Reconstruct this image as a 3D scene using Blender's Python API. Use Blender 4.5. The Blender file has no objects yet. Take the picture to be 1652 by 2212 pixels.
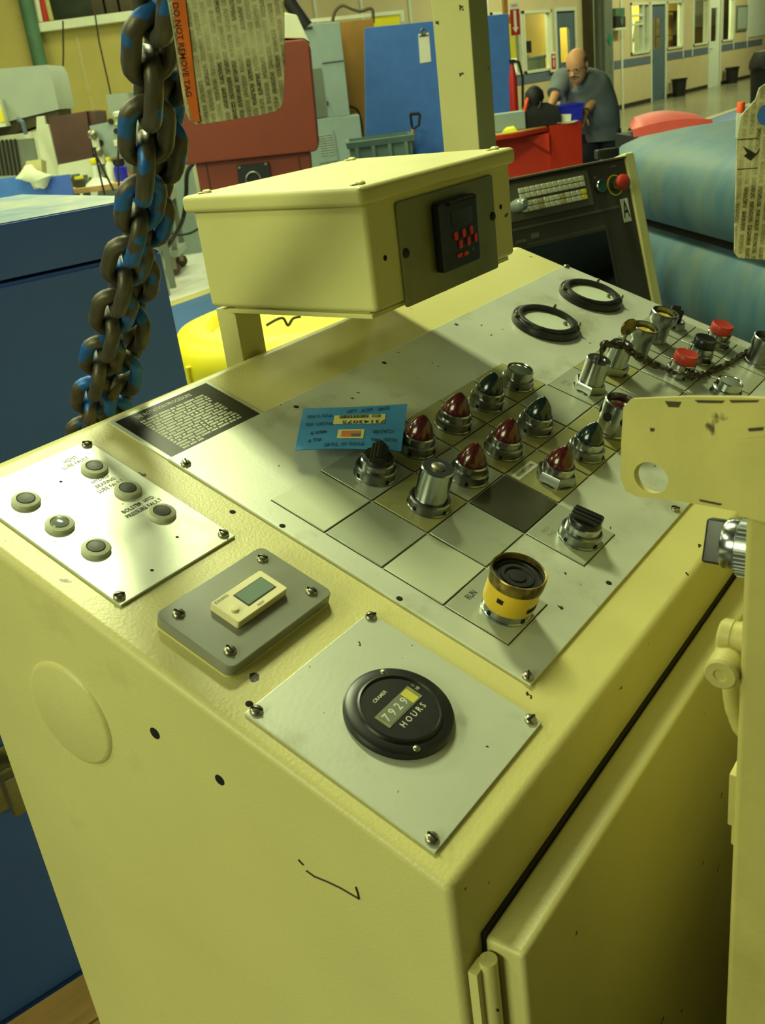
import bpy, bmesh, math, random
from mathutils import Vector as V, Matrix, Quaternion
random.seed(7)
sc = bpy.context.scene
col = sc.collection
PI = math.pi

# ------------------------------------------------------------------ camera
CAM = V((-0.3190, -0.2380, 1.3612))
ROWS = [V((0.57277819, -0.81118364, -0.11792475)),      # image right
        V((-0.39759569, -0.14912734, -0.90536109)),     # image down
        V((0.7168283, 0.56545746, -0.40794))]           # view direction
FPX = 2069.9
cd = bpy.data.cameras.new('camera')
cam = bpy.data.objects.new('camera', cd)
col.objects.link(cam)
cd.sensor_fit = 'AUTO'
cd.sensor_width = 36.0
cd.lens = FPX / 2212.0 * 36.0
cd.clip_start = 0.02
cd.clip_end = 200
cd.dof.use_dof = True
cd.dof.focus_distance = 0.85
cd.dof.aperture_fstop = 20.0
m3 = Matrix((ROWS[0], -ROWS[1], -ROWS[2])).transposed()
cam.matrix_world = Matrix.Translation(CAM) @ m3.to_4x4()
sc.camera = cam

# ------------------------------------------------------------------ world, lamps, exposure
w = bpy.data.worlds.new('hall_ambient')
sc.world = w
w.use_nodes = True
bg = w.node_tree.nodes['Background']
bg.inputs[0].default_value = (0.88, 1.0, 0.55, 1)
bg.inputs[1].default_value = 0.05
TINT = (0.90, 1.0, 0.54)


def lamp(x, y, z, power, sx=1.3, sy=0.35, rot=0.0, tilt=(0, 0)):
    l = bpy.data.lights.new('fluorescent_or_fill', 'AREA')
    l.shape = 'RECTANGLE'
    l.size, l.size_y = sx, sy
    l.energy = power
    l.color = TINT
    o = bpy.data.objects.new('fluorescent_or_fill', l)
    o.location = (x, y, z)
    o.rotation_euler = (tilt[0], tilt[1], rot)
    col.objects.link(o)


lamp(1.88, 1.62, 4.1, 160, 0.42, 0.95, 0.0)
lamp(-1.9, 2.6, 4.2, 60, 1.3, 0.4, 0.5)
lamp(-5.6, 1.5, 3.5, 240, 2.2, 3.0, 0.0, (0, -1.1))  # added soft fill panel, tilted to brighten the console's left end
lamp(0.6, 4.2, 4.4, 110, 2.4, 0.4, 0.0)
lamp(4.6, 4.2, 4.4, 110, 2.4, 0.4, 0.0)
lamp(1.5, 8.0, 5.0, 150, 2.4, 0.4, 0.0)
lamp(-2.5, 8.5, 5.0, 150, 2.4, 0.4, 0.0)
lamp(6.5, 7.0, 5.0, 170, 2.4, 0.4, 0.0)
lamp(11.0, 6.0, 5.0, 170, 2.4, 0.4, 0.0)
lamp(18.0, 7.0, 5.0, 260, 2.4, 0.4, 0.0)
lamp(25.0, 7.0, 5.0, 260, 2.4, 0.4, 0.0)
lamp(32.0, 7.0, 5.0, 260, 2.4, 0.4, 0.0)
lamp(20.3, 11.4, 3.3, 330, 1.6, 0.4, 0.0)
lamp(27.0, 11.4, 3.3, 200, 1.6, 0.4, 0.0)
lamp(32.0, 11.4, 3.3, 240, 1.6, 0.4, 0.0)

sc.view_settings.view_transform = 'Standard'
sc.view_settings.look = 'None'
sc.view_settings.gamma = 1.0
sc.view_settings.use_curve_mapping = False
sc.view_settings.exposure = 0.0


# ------------------------------------------------------------------ frames: a point, three axes
class Fr:
    def __init__(s, o, ex, ey, ez):
        s.o, s.ex, s.ey, s.ez = V(o), V(ex), V(ey), V(ez)
        s.M = Matrix((s.ex, s.ey, s.ez)).transposed().to_4x4()
        s.M.translation = s.o

    def at(s, x, y, z=0.0):
        return s.o + s.ex * x + s.ey * y + s.ez * z

    def px(s, a, b, h=0.0):
        """local x, y where the sight line of pixel a, b meets the plane z = h of this frame"""
        d = ray(a, b)
        p0 = s.o + s.ez * h
        t = (p0 - CAM).dot(s.ez) / d.dot(s.ez)
        q = CAM + d * t - s.o
        return q.dot(s.ex), q.dot(s.ey)

    def sub(s, x, y, z=0.0, rz=0.0):
        c, n = math.cos(rz), math.sin(rz)
        return Fr(s.at(x, y, z), s.ex * c + s.ey * n, s.ey * c - s.ex * n, s.ez)


def ray(a, b):
    x, y = (a - 826.0) / FPX, (b - 1106.0) / FPX
    return ROWS[0] * x + ROWS[1] * y + ROWS[2]


WORLD = Fr((0, 0, 0), (1, 0, 0), (0, 1, 0), (0, 0, 1))
FH = V((ROWS[2].x, ROWS[2].y, 0)).normalized()
RH = V((FH.y, -FH.x, 0))


def far(a, b, d):
    """world point on the sight line of pixel a, b at ground distance d"""
    q = ray(a, b)
    return CAM + q * (d / q.dot(FH))


def ff(a, d):
    """frame on the floor facing the viewer, at distance d, below pixel column a"""
    p = far(a, 160, d)
    return Fr((p.x, p.y, 0), RH, FH, (0, 0, 1))


def loc(f, a, b, dd=0.0):
    """pixel a, b -> x, z of a facing frame, on its plane y = dd"""
    q = ray(a, b)
    t = (f.o + f.ey * dd - CAM).dot(f.ey) / q.dot(f.ey)
    p = CAM + q * t - f.o
    return p.dot(f.ex), p.z


TH = 0.3700026743802313
Z0 = 0.95
PAN = Fr((0, 0, Z0), (1, 0, 0), (0, math.cos(TH), math.sin(TH)), (0, -math.sin(TH), math.cos(TH)))


# ------------------------------------------------------------------ materials
def lin(c):
    return tuple(((x / 255.0 + 0.055) / 1.055) ** 2.4 if x > 10 else x / 255.0 / 12.92 for x in c)


class NT:
    def __init__(s, m):
        s.t = m.node_tree
        s.b = s.t.nodes['Principled BSDF']
        s.c = s.t.nodes.new('ShaderNodeTexCoord')

    def n(s, kind, **kw):
        x = s.t.nodes.new(kind)
        for k, v in kw.items():
            if hasattr(x, k):
                setattr(x, k, v)
            else:
                x.inputs[k.replace('_', ' ')].default_value = v
        return x

    def l(s, a, b):
        s.t.links.new(a, b)

    def noise(s, scale, detail=3.0, stretch=None, rough=0.5):
        t = s.n('ShaderNodeTexNoise')
        t.inputs['Scale'].default_value = scale
        t.inputs['Detail'].default_value = detail
        t.inputs['Roughness'].default_value = rough
        if stretch:
            mp = s.n('ShaderNodeMapping')
            mp.inputs['Scale'].default_value = stretch
            s.l(s.c.outputs['Object'], mp.inputs['Vector'])
            s.l(mp.outputs[0], t.inputs['Vector'])
        else:
            s.l(s.c.outputs['Object'], t.inputs['Vector'])
        return t.outputs[0]

    def ramp(s, src, a, b, lo=0.0, hi=1.0):
        r = s.n('ShaderNodeMapRange')
        s.l(src, r.inputs[0])
        r.inputs[1].default_value, r.inputs[2].default_value = a, b
        r.inputs[3].default_value, r.inputs[4].default_value = lo, hi
        return r.outputs[0]

    def mix(s, fac, a, b, mode='MIX'):
        x = s.n('ShaderNodeMix')
        x.data_type = 'RGBA'
        x.blend_type = mode
        for src, i in ((fac, 0), (a, 6), (b, 7)):
            if isinstance(src, (int, float)):
                x.inputs[i].default_value = src
            elif isinstance(src, tuple):
                x.inputs[i].default_value = (*src, 1) if len(src) == 3 else src
            else:
                s.l(src, x.inputs[i])
        return x.outputs[2]


MATS = {}


def mat(name, c, rough=0.5, metal=0.0, var=0.10, vs=7.0, bump=0.0, bs=180.0, speck=None, grime=None,
        trans=0.0, ior=1.45, spec=0.5, coat=0.0, emit=None, stretch=None, alb=False):
    m = bpy.data.materials.new(name)
    m.use_nodes = True
    k = NT(m)
    c = c if alb else lin(c)
    base = c
    if var:
        f = k.ramp(k.noise(vs, 4.0, stretch), 0.3, 0.7, 1 - var, 1 + var)
        mm = k.n('ShaderNodeVectorMath')
        mm.operation = 'SCALE'
        mm.inputs[0].default_value = c
        k.l(f, mm.inputs['Scale'])
        base = mm.outputs[0]
    if name == 'greasy_chain':                   # every link wears its own paint patches
        oi = k.n('ShaderNodeObjectInfo')
        sh = k.n('ShaderNodeVectorMath')
        sh.operation = 'ADD'
        k.l(k.c.outputs['Object'], sh.inputs[0])
        k.l(oi.outputs['Location'], sh.inputs[1])
        tn = k.n('ShaderNodeTexNoise')
        tn.inputs['Scale'].default_value = grime[1] * 2.2
        k.l(sh.outputs[0], tn.inputs['Vector'])
        base = k.mix(k.ramp(tn.outputs[0], 0.56, 0.585), base, lin(grime[0]))
        grime = None
    if grime:                                    # (colour, noise scale, threshold, softness)
        f = k.ramp(k.noise(grime[1], 6.0, stretch, 0.65), grime[2], grime[2] + grime[3])
        base = k.mix(f, base, lin(grime[0]))
    if speck:                                    # (colour, scale, amount)
        vo = k.n('ShaderNodeTexVoronoi')
        vo.inputs['Scale'].default_value = speck[1]
        vo.inputs['Randomness'].default_value = 1.0
        dist = k.n('ShaderNodeVectorMath')
        dist.operation = 'ADD'
        k.l(k.c.outputs['Object'], dist.inputs[0])
        nn = k.n('ShaderNodeTexNoise')
        nn.inputs['Scale'].default_value = speck[1] * 3.0
        sc_ = k.n('ShaderNodeVectorMath')
        sc_.operation = 'SCALE'
        k.l(nn.outputs[1], sc_.inputs[0])
        sc_.inputs['Scale'].default_value = 0.6 / speck[1]
        k.l(k.c.outputs['Object'], nn.inputs['Vector'])
        k.l(sc_.outputs[0], dist.inputs[1])
        k.l(dist.outputs[0], vo.inputs['Vector'])
        sep = k.n('ShaderNodeSeparateColor')
        k.l(vo.outputs['Color'], sep.inputs[0])
        rad = k.ramp(sep.outputs[0], 1 - speck[2], 1.0, 0.0, 0.13)
        lt = k.n('ShaderNodeMath')
        lt.operation = 'LESS_THAN'
        k.l(vo.outputs['Distance'], lt.inputs[0])
        k.l(rad, lt.inputs[1])
        base = k.mix(lt.outputs[0], base, lin(speck[0]))
    if isinstance(base, tuple):
        k.b.inputs['Base Color'].default_value = (*base, 1)
    else:
        k.l(base, k.b.inputs['Base Color'])
    k.b.inputs['Roughness'].default_value = rough
    k.b.inputs['Metallic'].default_value = metal
    k.b.inputs['Specular IOR Level'].default_value = spec
    k.b.inputs['Transmission Weight'].default_value = trans
    k.b.inputs['IOR'].default_value = ior
    k.b.inputs['Coat Weight'].default_value = coat
    if bump:
        bp = k.n('ShaderNodeBump')
        bp.inputs['Strength'].default_value = bump
        bp.inputs['Distance'].default_value = 0.002
        k.l(k.noise(bs, 3.0, stretch), bp.inputs['Height'])
        k.l(bp.outputs[0], k.b.inputs['Normal'])
    if emit:
        k.b.inputs['Emission Color'].default_value = (*lin(emit[0]), 1)
        k.b.inputs['Emission Strength'].default_value = emit[1]
    MATS[name] = m
    return m


CREAM = mat('cream_enamel', (206, 198, 130), 0.38, var=0.06, vs=5, bump=0.12, bs=420, speck=((58, 50, 30), 40, 0.40),
            grime=((150, 132, 70), 5.0, 0.60, 0.35))
CREAM2 = mat('cream_enamel_clean', (204, 198, 130), 0.40, var=0.05, vs=5, bump=0.10, bs=420, speck=((60, 54, 34), 34, 0.22))
CREAMD = mat('cream_enamel_chipped', (176, 166, 98), 0.45, var=0.10, vs=20, bump=0.10, bs=300,
             grime=((74, 66, 44), 22.0, 0.66, 0.05))
ALU = mat('dull_aluminium', (200, 204, 186), 0.34, metal=0.22, var=0.08, vs=9, bump=0.04, bs=300,
          speck=((66, 62, 44), 75, 0.42), grime=((132, 128, 84), 11.0, 0.54, 0.3))
ALU2 = mat('stained_aluminium', (130, 128, 92), 0.38, metal=0.45, var=0.12, vs=14, grime=((92, 80, 44), 16.0, 0.55, 0.3))
PLGREY = mat('legend_grey', (176, 182, 160), 0.30, metal=0.3, var=0.06, vs=14, grime=((138, 132, 88), 20.0, 0.60, 0.3))
PLWHITE = mat('legend_pale', (192, 198, 172), 0.38, metal=0.15, var=0.05, vs=20, speck=((80, 74, 48), 70, 0.35))
PLOLIVE = mat('legend_yellowed', (160, 158, 104), 0.34, metal=0.1, var=0.12, vs=25, grime=((104, 96, 44), 26.0, 0.55, 0.3))
PLDARK = mat('legend_browned', (70, 70, 50), 0.42, metal=0.3, var=0.15, vs=30)
CHROME = mat('worn_chrome', (138, 142, 142), 0.28, metal=1.0, var=0.12, vs=60, grime=((96, 86, 60), 70.0, 0.58, 0.25))
CHROMEB = mat('bright_chrome', (164, 168, 168), 0.20, metal=1.0, var=0.04, vs=40)
STEEL = mat('screw_steel', (150, 146, 124), 0.32, metal=0.9, var=0.15, vs=300)
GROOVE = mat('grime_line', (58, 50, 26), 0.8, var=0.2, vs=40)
BLACK = mat('black_plastic', (20, 21, 20), 0.32, var=0.1, vs=60)
BLACKM = mat('black_matte', (22, 22, 20), 0.65, var=0.2, vs=30)
METER = mat('black_bakelite', (26, 27, 24), 0.36, var=0.25, vs=40, grime=((66, 62, 44), 40.0, 0.64, 0.2))
RUBBER = mat('black_rubber', (16, 16, 15), 0.5, var=0.1)
INK = mat('ink_print', (40, 40, 30), 0.7, var=0.1, vs=300)
INKF = mat('faded_print', (140, 140, 112), 0.7, var=0.2, vs=300)
INKW = mat('white_print', (196, 196, 168), 0.6, var=0.1, vs=200)
INKB = mat('blue_pen_ink', (20, 50, 84), 0.7, var=0.2, vs=300)
REDL = mat('red_lens', (66, 12, 14), 0.22, var=0.2, vs=90, coat=0.5, grime=((40, 20, 14), 90.0, 0.6, 0.2))
GREENL = mat('green_lens', (10, 30, 30), 0.22, var=0.2, vs=90, coat=0.5)
CLEARL = mat('clear_lens', (120, 130, 118), 0.12, var=0.1, vs=60, coat=0.6)
AMBER = mat('amber_lens', (214, 186, 60), 0.25, var=0.2, vs=60, coat=0.4)
REDCAP = mat('red_button_cap', (166, 46, 32), 0.42, var=0.1, vs=60)
YTAPE = mat('yellow_tape', (204, 170, 38), 0.42, var=0.12, vs=40, grime=((190, 180, 120), 30.0, 0.6, 0.1))
BRASS = mat('aged_brass', (140, 120, 60), 0.3, metal=0.7, var=0.2, vs=60, grime=((64, 58, 38), 60.0, 0.40, 0.2))
CARD = mat('blue_card', (52, 130, 186), 0.6, var=0.10, vs=30)
CARDY = mat('yellow_label', (214, 206, 130), 0.6, var=0.06)
CARDO = mat('orange_label', (206, 118, 62), 0.6, var=0.06)
DIAL = mat('pale_dial', (206, 214, 190), 0.22, var=0.04, vs=30)
LEDD = mat('led_lens_dark', (74, 78, 70), 0.55, var=0.2, vs=200)
LEDW = mat('led_bezel', (190, 190, 160), 0.45, var=0.1, vs=100)
ACRY = mat('smoky_acrylic', (150, 152, 134), 0.24, var=0.10, vs=14, trans=0.3, grime=((150, 150, 130), 18.0, 0.6, 0.3))
IVORY = mat('ivory_plastic', (222, 212, 160), 0.45, var=0.05)
LCD = mat('lcd_screen', (120, 140, 124), 0.15, var=0.05)
LCDD = mat('dark_lcd', (50, 48, 30), 0.15, var=0.1)
DIGIT = mat('digit_wheels', (120, 124, 88), 0.4, var=0.2, vs=120)
YDIGIT = mat('yellow_digit_wheel', (200, 190, 70), 0.4, var=0.1)
PBLACK = mat('black_nameplate', (30, 31, 26), 0.24, metal=0.2, var=0.3, vs=8)
TEAL = mat('green_patch', (20, 120, 84), 0.5, var=0.1)
REDKEY = mat('red_keypad', (214, 54, 40), 0.5, var=0.05)
CHAINM = mat('greasy_chain', (84, 78, 62), 0.42, metal=0.35, var=0.25, vs=40, bump=0.25, bs=120,
             grime=((44, 100, 170), 13.0, 0.565, 0.03))
CHAIND = mat('dark_chain_steel', (66, 60, 44), 0.42, metal=0.5, var=0.25, vs=60, bump=0.2, bs=150)
ORANGE = mat('orange_band', (222, 106, 18), 0.55, var=0.15, vs=50, grime=((90, 50, 20), 40.0, 0.62, 0.1))
BLUEC = mat('blue_cabinet_paint', (60, 98, 186), 0.42, var=0.06, vs=6, bump=0.05, bs=300)
BLUEB = mat('blue_board_paint', (62, 112, 190), 0.6, var=0.08, vs=10)
RUST = mat('red_oxide_paint', (116, 44, 14), 0.5, var=0.08, vs=6)
REDP = mat('red_enamel', (206, 56, 30), 0.42, var=0.08, vs=5)
REDF = mat('faded_red_plastic', (200, 82, 70), 0.5, var=0.10, vs=10)
GREYC = mat('grey_cabinet_paint', (142, 160, 152), 0.5, var=0.05, vs=6)
GREYD = mat('grey_dark_panel', (104, 112, 96), 0.5, var=0.08)
GREYP = mat('pale_grey_machine', (158, 168, 152), 0.5, var=0.05, vs=5)
WHITEM = mat('white_machine', (206, 210, 178), 0.5, var=0.05, vs=5)
OCHRE = mat('ochre_board', (160, 116, 46), 0.6, var=0.12, vs=4)
YWALL = mat('yellow_wall_paint', (170, 156, 82), 0.7, var=0.06, vs=2)
BEIGE = mat('beige_wall_panel', (196, 180, 134), 0.65, var=0.05, vs=2)
OFFY = mat('office_yellow', (196, 160, 60), 0.7, var=0.10, vs=1.5)
MAROON = mat('maroon_band', (130, 30, 40), 0.6, var=0.1)
STRIPE = mat('slate_band', (92, 104, 120), 0.55, var=0.08)
TRIM = mat('pale_trim', (206, 210, 184), 0.5, var=0.05)
SLATE = mat('slate_door', (84, 102, 112), 0.45, var=0.06)
WDOOR = mat('white_door', (214, 222, 200), 0.4, var=0.04)
DARKB = mat('dark_base', (40, 36, 22), 0.6, var=0.2)
DARKIN = mat('dark_interior', (70, 62, 36), 0.7, var=0.4, vs=2)
BROWNP = mat('brown_machine', (74, 44, 30), 0.4, var=0.4, vs=2.5)
GREENS = mat('green_steel', (70, 104, 74), 0.6, var=0.15, vs=4)
DGREEN = mat('dark_green_clutter', (52, 60, 40), 0.7, var=0.3, vs=4)
TUBG = mat('grey_green_tub', (98, 122, 110), 0.55, var=0.12, vs=7)
WOODP = mat('pale_wood', (176, 140, 80), 0.6, var=0.2, vs=4, stretch=(1, 9, 1))
YDRUM = mat('yellow_plastic', (226, 212, 24), 0.45, var=0.06, vs=5, grime=((150, 130, 20), 9.0, 0.66, 0.12))
TEALM = mat('worn_teal_paint', (50, 84, 98), 0.55, var=0.16, vs=16, bump=0.2, bs=40, stretch=(1, 1, 0.22),
            grime=((84, 98, 84), 11.0, 0.40, 0.34))
CHAR = mat('charcoal_panel', (66, 62, 48), 0.5, var=0.08)
CHARL = mat('charcoal_light', (92, 88, 70), 0.5, var=0.08)
SCREEN = mat('dark_screen', (14, 12, 8), 0.12, var=0.1)
KEYW = mat('white_keycap', (206, 206, 176), 0.5, var=0.08, vs=40)
KEYT = mat('tan_keycap', (178, 166, 118), 0.5, var=0.08, vs=40)
KEYY = mat('yellow_keycap', (224, 214, 40), 0.5, var=0.05)
GBTN = mat('green_button', (16, 96, 66), 0.35, var=0.1)
SKIN = mat('skin', (206, 150, 104), 0.55, var=0.10, vs=8)
SHIRT = mat('grey_shirt', (108, 118, 118), 0.85, var=0.20, vs=6, bump=0.3, bs=30)
TROUS = mat('navy_trousers', (26, 32, 44), 0.85, var=0.2, vs=6)
HAIR = mat('grey_hair', (96, 90, 76), 0.8, var=0.3, vs=60)
BLUEP = mat('blue_bin_plastic', (36, 44, 190), 0.4, var=0.06)
PAPER = mat('white_paper', (222, 222, 196), 0.7, var=0.05)
YRAG = mat('yellow_cloth', (226, 222, 60), 0.8, var=0.1)
SREDS = mat('sign_red', (176, 30, 24), 0.5, var=0.05)
OCAP = mat('orange_cap', (240, 84, 24), 0.45, var=0.05)
CABLE = mat('black_cable', (34, 32, 24), 0.5, var=0.1)
CONDU = mat('brown_cable', (84, 76, 50), 0.5, var=0.1)
CAST = mat('brown_wheel', (86, 66, 52), 0.5, var=0.2)
HOLE = mat('dark_hole', (10, 9, 6), 0.9, var=0)


def tag_material(name, base, ink, kind):
    """printed, dirty sling tag: short words set in rows that run up the tag"""
    m = bpy.data.materials.new(name)
    m.use_nodes = True
    k = NT(m)
    mp = k.n('ShaderNodeMapping')
    mp.inputs['Rotation'].default_value = (0, 0, PI / 2)
    mp.inputs['Scale'].default_value = (1, 1, 1)
    k.l(k.c.outputs['Object'], mp.inputs['Vector'])
    br = k.n('ShaderNodeTexBrick')
    k.l(mp.outputs[0], br.inputs['Vector'])
    br.inputs['Scale'].default_value = 1.0
    br.inputs['Color1'].default_value = (1, 1, 1, 1)
    br.inputs['Color2'].default_value = (0.55, 0.55, 0.55, 1)
    br.inputs['Mortar'].default_value = (0, 0, 0, 1)
    br.inputs['Brick Width'].default_value = 0.013
    br.inputs['Row Height'].default_value = 0.0041
    br.inputs['Mortar Size'].default_value = 0.0010
    br.inputs['Mortar Smooth'].default_value = 0.4
    br.offset = 0.37
    brk = k.ramp(k.noise(1100, 2.0), 0.30, 0.55)
    fade = k.ramp(k.noise(26, 3.0), 0.32, 0.56)
    ma = k.n('ShaderNodeMath')
    ma.operation = 'MULTIPLY'
    k.l(br.outputs[0], ma.inputs[0])
    k.l(brk, ma.inputs[1])
    mb = k.n('ShaderNodeMath')
    mb.operation = 'MULTIPLY'
    k.l(ma.outputs[0], mb.inputs[0])
    k.l(fade, mb.inputs[1])
    dirt = k.ramp(k.noise(24, 6.0, None, 0.7), 0.42, 0.72)
    c = k.mix(dirt, lin(base), lin((126, 118, 70)))
    c = k.mix(mb.outputs[0], c, lin(ink))
    k.l(c, k.b.inputs['Base Color'])
    k.b.inputs['Roughness'].default_value = 0.6
    return m


TAGM = tag_material('dirty_printed_tag', (212, 206, 156), (58, 54, 32), 0)


def floor_material():
    m = bpy.data.materials.new('sealed_concrete')
    m.use_nodes = True
    k = NT(m)
    f = k.ramp(k.noise(0.9, 5.0), 0.3, 0.7, 0.9, 1.08)
    mm = k.n('ShaderNodeVectorMath')
    mm.operation = 'SCALE'
    mm.inputs[0].default_value = lin((232, 234, 222))
    k.l(f, mm.inputs['Scale'])
    k.l(mm.outputs[0], k.b.inputs['Base Color'])
    k.b.inputs['Roughness'].default_value = 0.22
    k.b.inputs['Specular IOR Level'].default_value = 0.6
    return m


FLOORM = floor_material()
WORKF = mat('dark_bounce_floor', (74, 68, 50), 0.45, var=0.15, vs=1.5)  # unseen dark floor, added to cut bounce onto the console front
AISLE = mat('aisle_concrete', (120, 118, 92), 0.2, var=0.10, vs=0.8, spec=0.6)
LANEB = mat('blue_floor_paint', (62, 100, 150), 0.4, var=0.06, vs=2)
LANEY = mat('tan_floor_line', (176, 166, 100), 0.5, var=0.06, vs=2)
GLASS = mat('window_glass', (235, 240, 230), 0.02, var=0, trans=1.0, ior=1.0 + 0.12, spec=0.3)
CLEARP = mat('clear_lens_cover', (230, 235, 220), 0.08, var=0, trans=1.0, ior=1.1)


# ------------------------------------------------------------------ mesh builder
class MB:
    def __init__(s):
        s.b = bmesh.new()
        s.bev = False

    def box(s, x0, x1, y0, y1, z0, z1, bev=0.0, seg=2, M=None):
        t = bmesh.new()
        bmesh.ops.create_cube(t, size=1.0)
        for v in t.verts:
            v.co = V(((x0 + x1) / 2 + v.co.x * (x1 - x0), (y0 + y1) / 2 + v.co.y * (y1 - y0), (z0 + z1) / 2 + v.co.z * (z1 - z0)))
        if bev:
            s.bev = True
            bmesh.ops.bevel(t, geom=t.edges[:], offset=bev, segments=seg, affect='EDGES', profile=0.5)
        return s.join(t, M)

    def join(s, t, M=None):
        if M is not None:
            bmesh.ops.transform(t, matrix=M, verts=t.verts[:])
        mp = {}
        for v in t.verts:
            mp[v] = s.b.verts.new(v.co)
        for f in t.faces:
            try:
                g = s.b.faces.new([mp[v] for v in f.verts])
                g.smooth = True
            except ValueError:
                pass
        t.free()
        return s

    def lathe(s, prof, n=28, c=(0, 0, 0), M=None, cap0=False, cap1=False, poly=None):
        t = bmesh.new()
        rings = []
        for r, z in prof:
            if r < 1e-6:
                rings.append([t.verts.new((c[0], c[1], c[2] + z))])
            else:
                rings.append([t.verts.new((c[0] + r * math.cos(2 * PI * i / n), c[1] + r * math.sin(2 * PI * i / n), c[2] + z)) for i in range(n)])
        for a, b in zip(rings, rings[1:]):
            for i in range(n):
                j = (i + 1) % n
                if len(a) == 1 and len(b) == 1:
                    continue
                if len(a) == 1:
                    t.faces.new((a[0], b[j], b[i]))
                elif len(b) == 1:
                    t.faces.new((a[i], a[j], b[0]))
                else:
                    t.faces.new((a[i], a[j], b[j], b[i]))
        if cap0 and len(rings[0]) > 1:
            t.faces.new(rings[0][::-1])
        if cap1 and len(rings[-1]) > 1:
            t.faces.new(rings[-1])
        return s.join(t, M)

    def cyl(s, r, z0, z1, c=(0, 0, 0), n=24, r1=None, M=None):
        return s.lathe([(r, z0), (r if r1 is None else r1, z1)], n, c, M, True, True)

    def tube(s, pts, r, n=10, closed=False, caps=True, M=None):
        t = bmesh.new()
        pts = [V(p) for p in pts]
        L = len(pts)
        rr = r if isinstance(r, (list, tuple)) else [r] * L
        tang = []
        for i in range(L):
            a = pts[i - 1] if (i > 0 or closed) else pts[i]
            b = pts[(i + 1) % L] if (i < L - 1 or closed) else pts[i]
            tang.append((b - a).normalized())
        up = V((0, 0, 1)) if abs(tang[0].z) < 0.9 else V((1, 0, 0))
        nrm = tang[0].cross(up).normalized()
        rings = []
        for i in range(L):
            if i:
                nrm = (nrm - tang[i] * nrm.dot(tang[i])).normalized()
            bn = tang[i].cross(nrm)
            rings.append([t.verts.new(pts[i] + (nrm * math.cos(2 * PI * j / n) + bn * math.sin(2 * PI * j / n)) * rr[i]) for j in range(n)])
        for i in range(L if closed else L - 1):
            a, b = rings[i], rings[(i + 1) % L]
            off = 0
            if closed and i == L - 1:
                off = min(range(n), key=lambda o: (a[0].co - b[o].co).length)
            for j in range(n):
                t.faces.new((a[j], a[(j + 1) % n], b[(j + 1 + off) % n], b[(j + off) % n]))
        if caps and not closed:
            t.faces.new(rings[0][::-1])
            t.faces.new(rings[-1])
        return s.join(t, M)

    def prism(s, poly, z0, z1, M=None, bev=0.0):
        """polygon in x, y extruded along z"""
        t = bmesh.new()
        a = [t.verts.new((p[0], p[1], z0)) for p in poly]
        b = [t.verts.new((p[0], p[1], z1)) for p in poly]
        n = len(poly)
        t.faces.new(a[::-1])
        t.faces.new(b)
        for i in range(n):
            t.faces.new((a[i], a[(i + 1) % n], b[(i + 1) % n], b[i]))
        bmesh.ops.recalc_face_normals(t, faces=t.faces[:])
        if bev:
            s.bev = True
            bmesh.ops.bevel(t, geom=t.edges[:], offset=bev, segments=2, affect='EDGES', profile=0.5)
        return s.join(t, M)

    def quad(s, a, b, c, d):
        t = bmesh.new()
        t.faces.new([t.verts.new(V(p)) for p in (a, b, c, d)])
        return s.join(t)

    def loft(s, rings, cap=True, closed=True):
        t = bmesh.new()
        R = [[t.verts.new(V(p)) for p in r] for r in rings]
        n = len(R[0])
        for a, b in zip(R, R[1:]):
            for j in range(n if closed else n - 1):
                t.faces.new((a[j], a[(j + 1) % n], b[(j + 1) % n], b[j]))
        if cap and closed:
            t.faces.new(R[0][::-1])
            t.faces.new(R[-1])
        bmesh.ops.recalc_face_normals(t, faces=t.faces[:])
        return s.join(t)

    def mesh(s, name, sharp=38):
        me = bpy.data.meshes.new(name)
        s.b.normal_update()
        s.b.to_mesh(me)
        s.b.free()
        me.shade_smooth()
        me.set_sharp_from_angle(angle=math.radians(sharp))
        return me


def put(name, data, m, parent=None, M=None, label=None, kind=None):
    wn = isinstance(data, MB) and data.bev
    me = data.mesh(name) if isinstance(data, MB) else data
    if m is not None and not me.materials:
        me.materials.append(m)
    o = bpy.data.objects.new(name, me)
    col.objects.link(o)
    if wn:
        md = o.modifiers.new('normals', 'WEIGHTED_NORMAL')
        md.keep_sharp = True
        md.weight = 100
    if parent is not None:
        o.parent = parent
    if M is not None:
        o.matrix_local = M
    if label:
        o['label'] = label
    if kind:
        o['kind'] = kind
    return o


def thing(name, label, cat, fr=WORLD, group=None):
    o = bpy.data.objects.new(name, None)
    o.empty_display_size = 0.05
    col.objects.link(o)
    o.matrix_world = fr.M
    o['label'], o['category'] = label, cat
    if group:
        o['group'] = group
    return o


def single(name, data, m, label, cat, fr=WORLD, group=None):
    o = put(name, data, m)
    o.matrix_world = fr.M
    o['label'], o['category'] = label, cat
    if group:
        o['group'] = group
    return o


def struct(name, data, m, parent=None, fr=None):
    o = put(name, data, m, parent)
    if fr is not None:
        o.matrix_world = fr.M
    if parent is None:
        o['kind'] = 'structure'
    return o


def words(s, size, align='CENTER', squash=1.0):
    cu = bpy.data.curves.new('lettering', 'FONT')
    cu.body = s
    cu.size = size
    cu.align_x = align
    cu.align_y = 'CENTER'
    cu.space_line = 1.1
    cu.resolution_u = 2
    cu.offset = size * 0.012
    o = bpy.data.objects.new('lettering_curve', cu)
    col.objects.link(o)
    bpy.context.view_layer.update()
    me = bpy.data.meshes.new_from_object(o.evaluated_get(bpy.context.evaluated_depsgraph_get()))
    me.name = 'lettering'
    bpy.data.objects.remove(o)
    bpy.data.curves.remove(cu)
    for v in me.vertices:
        v.co.x *= squash
    return me


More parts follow.
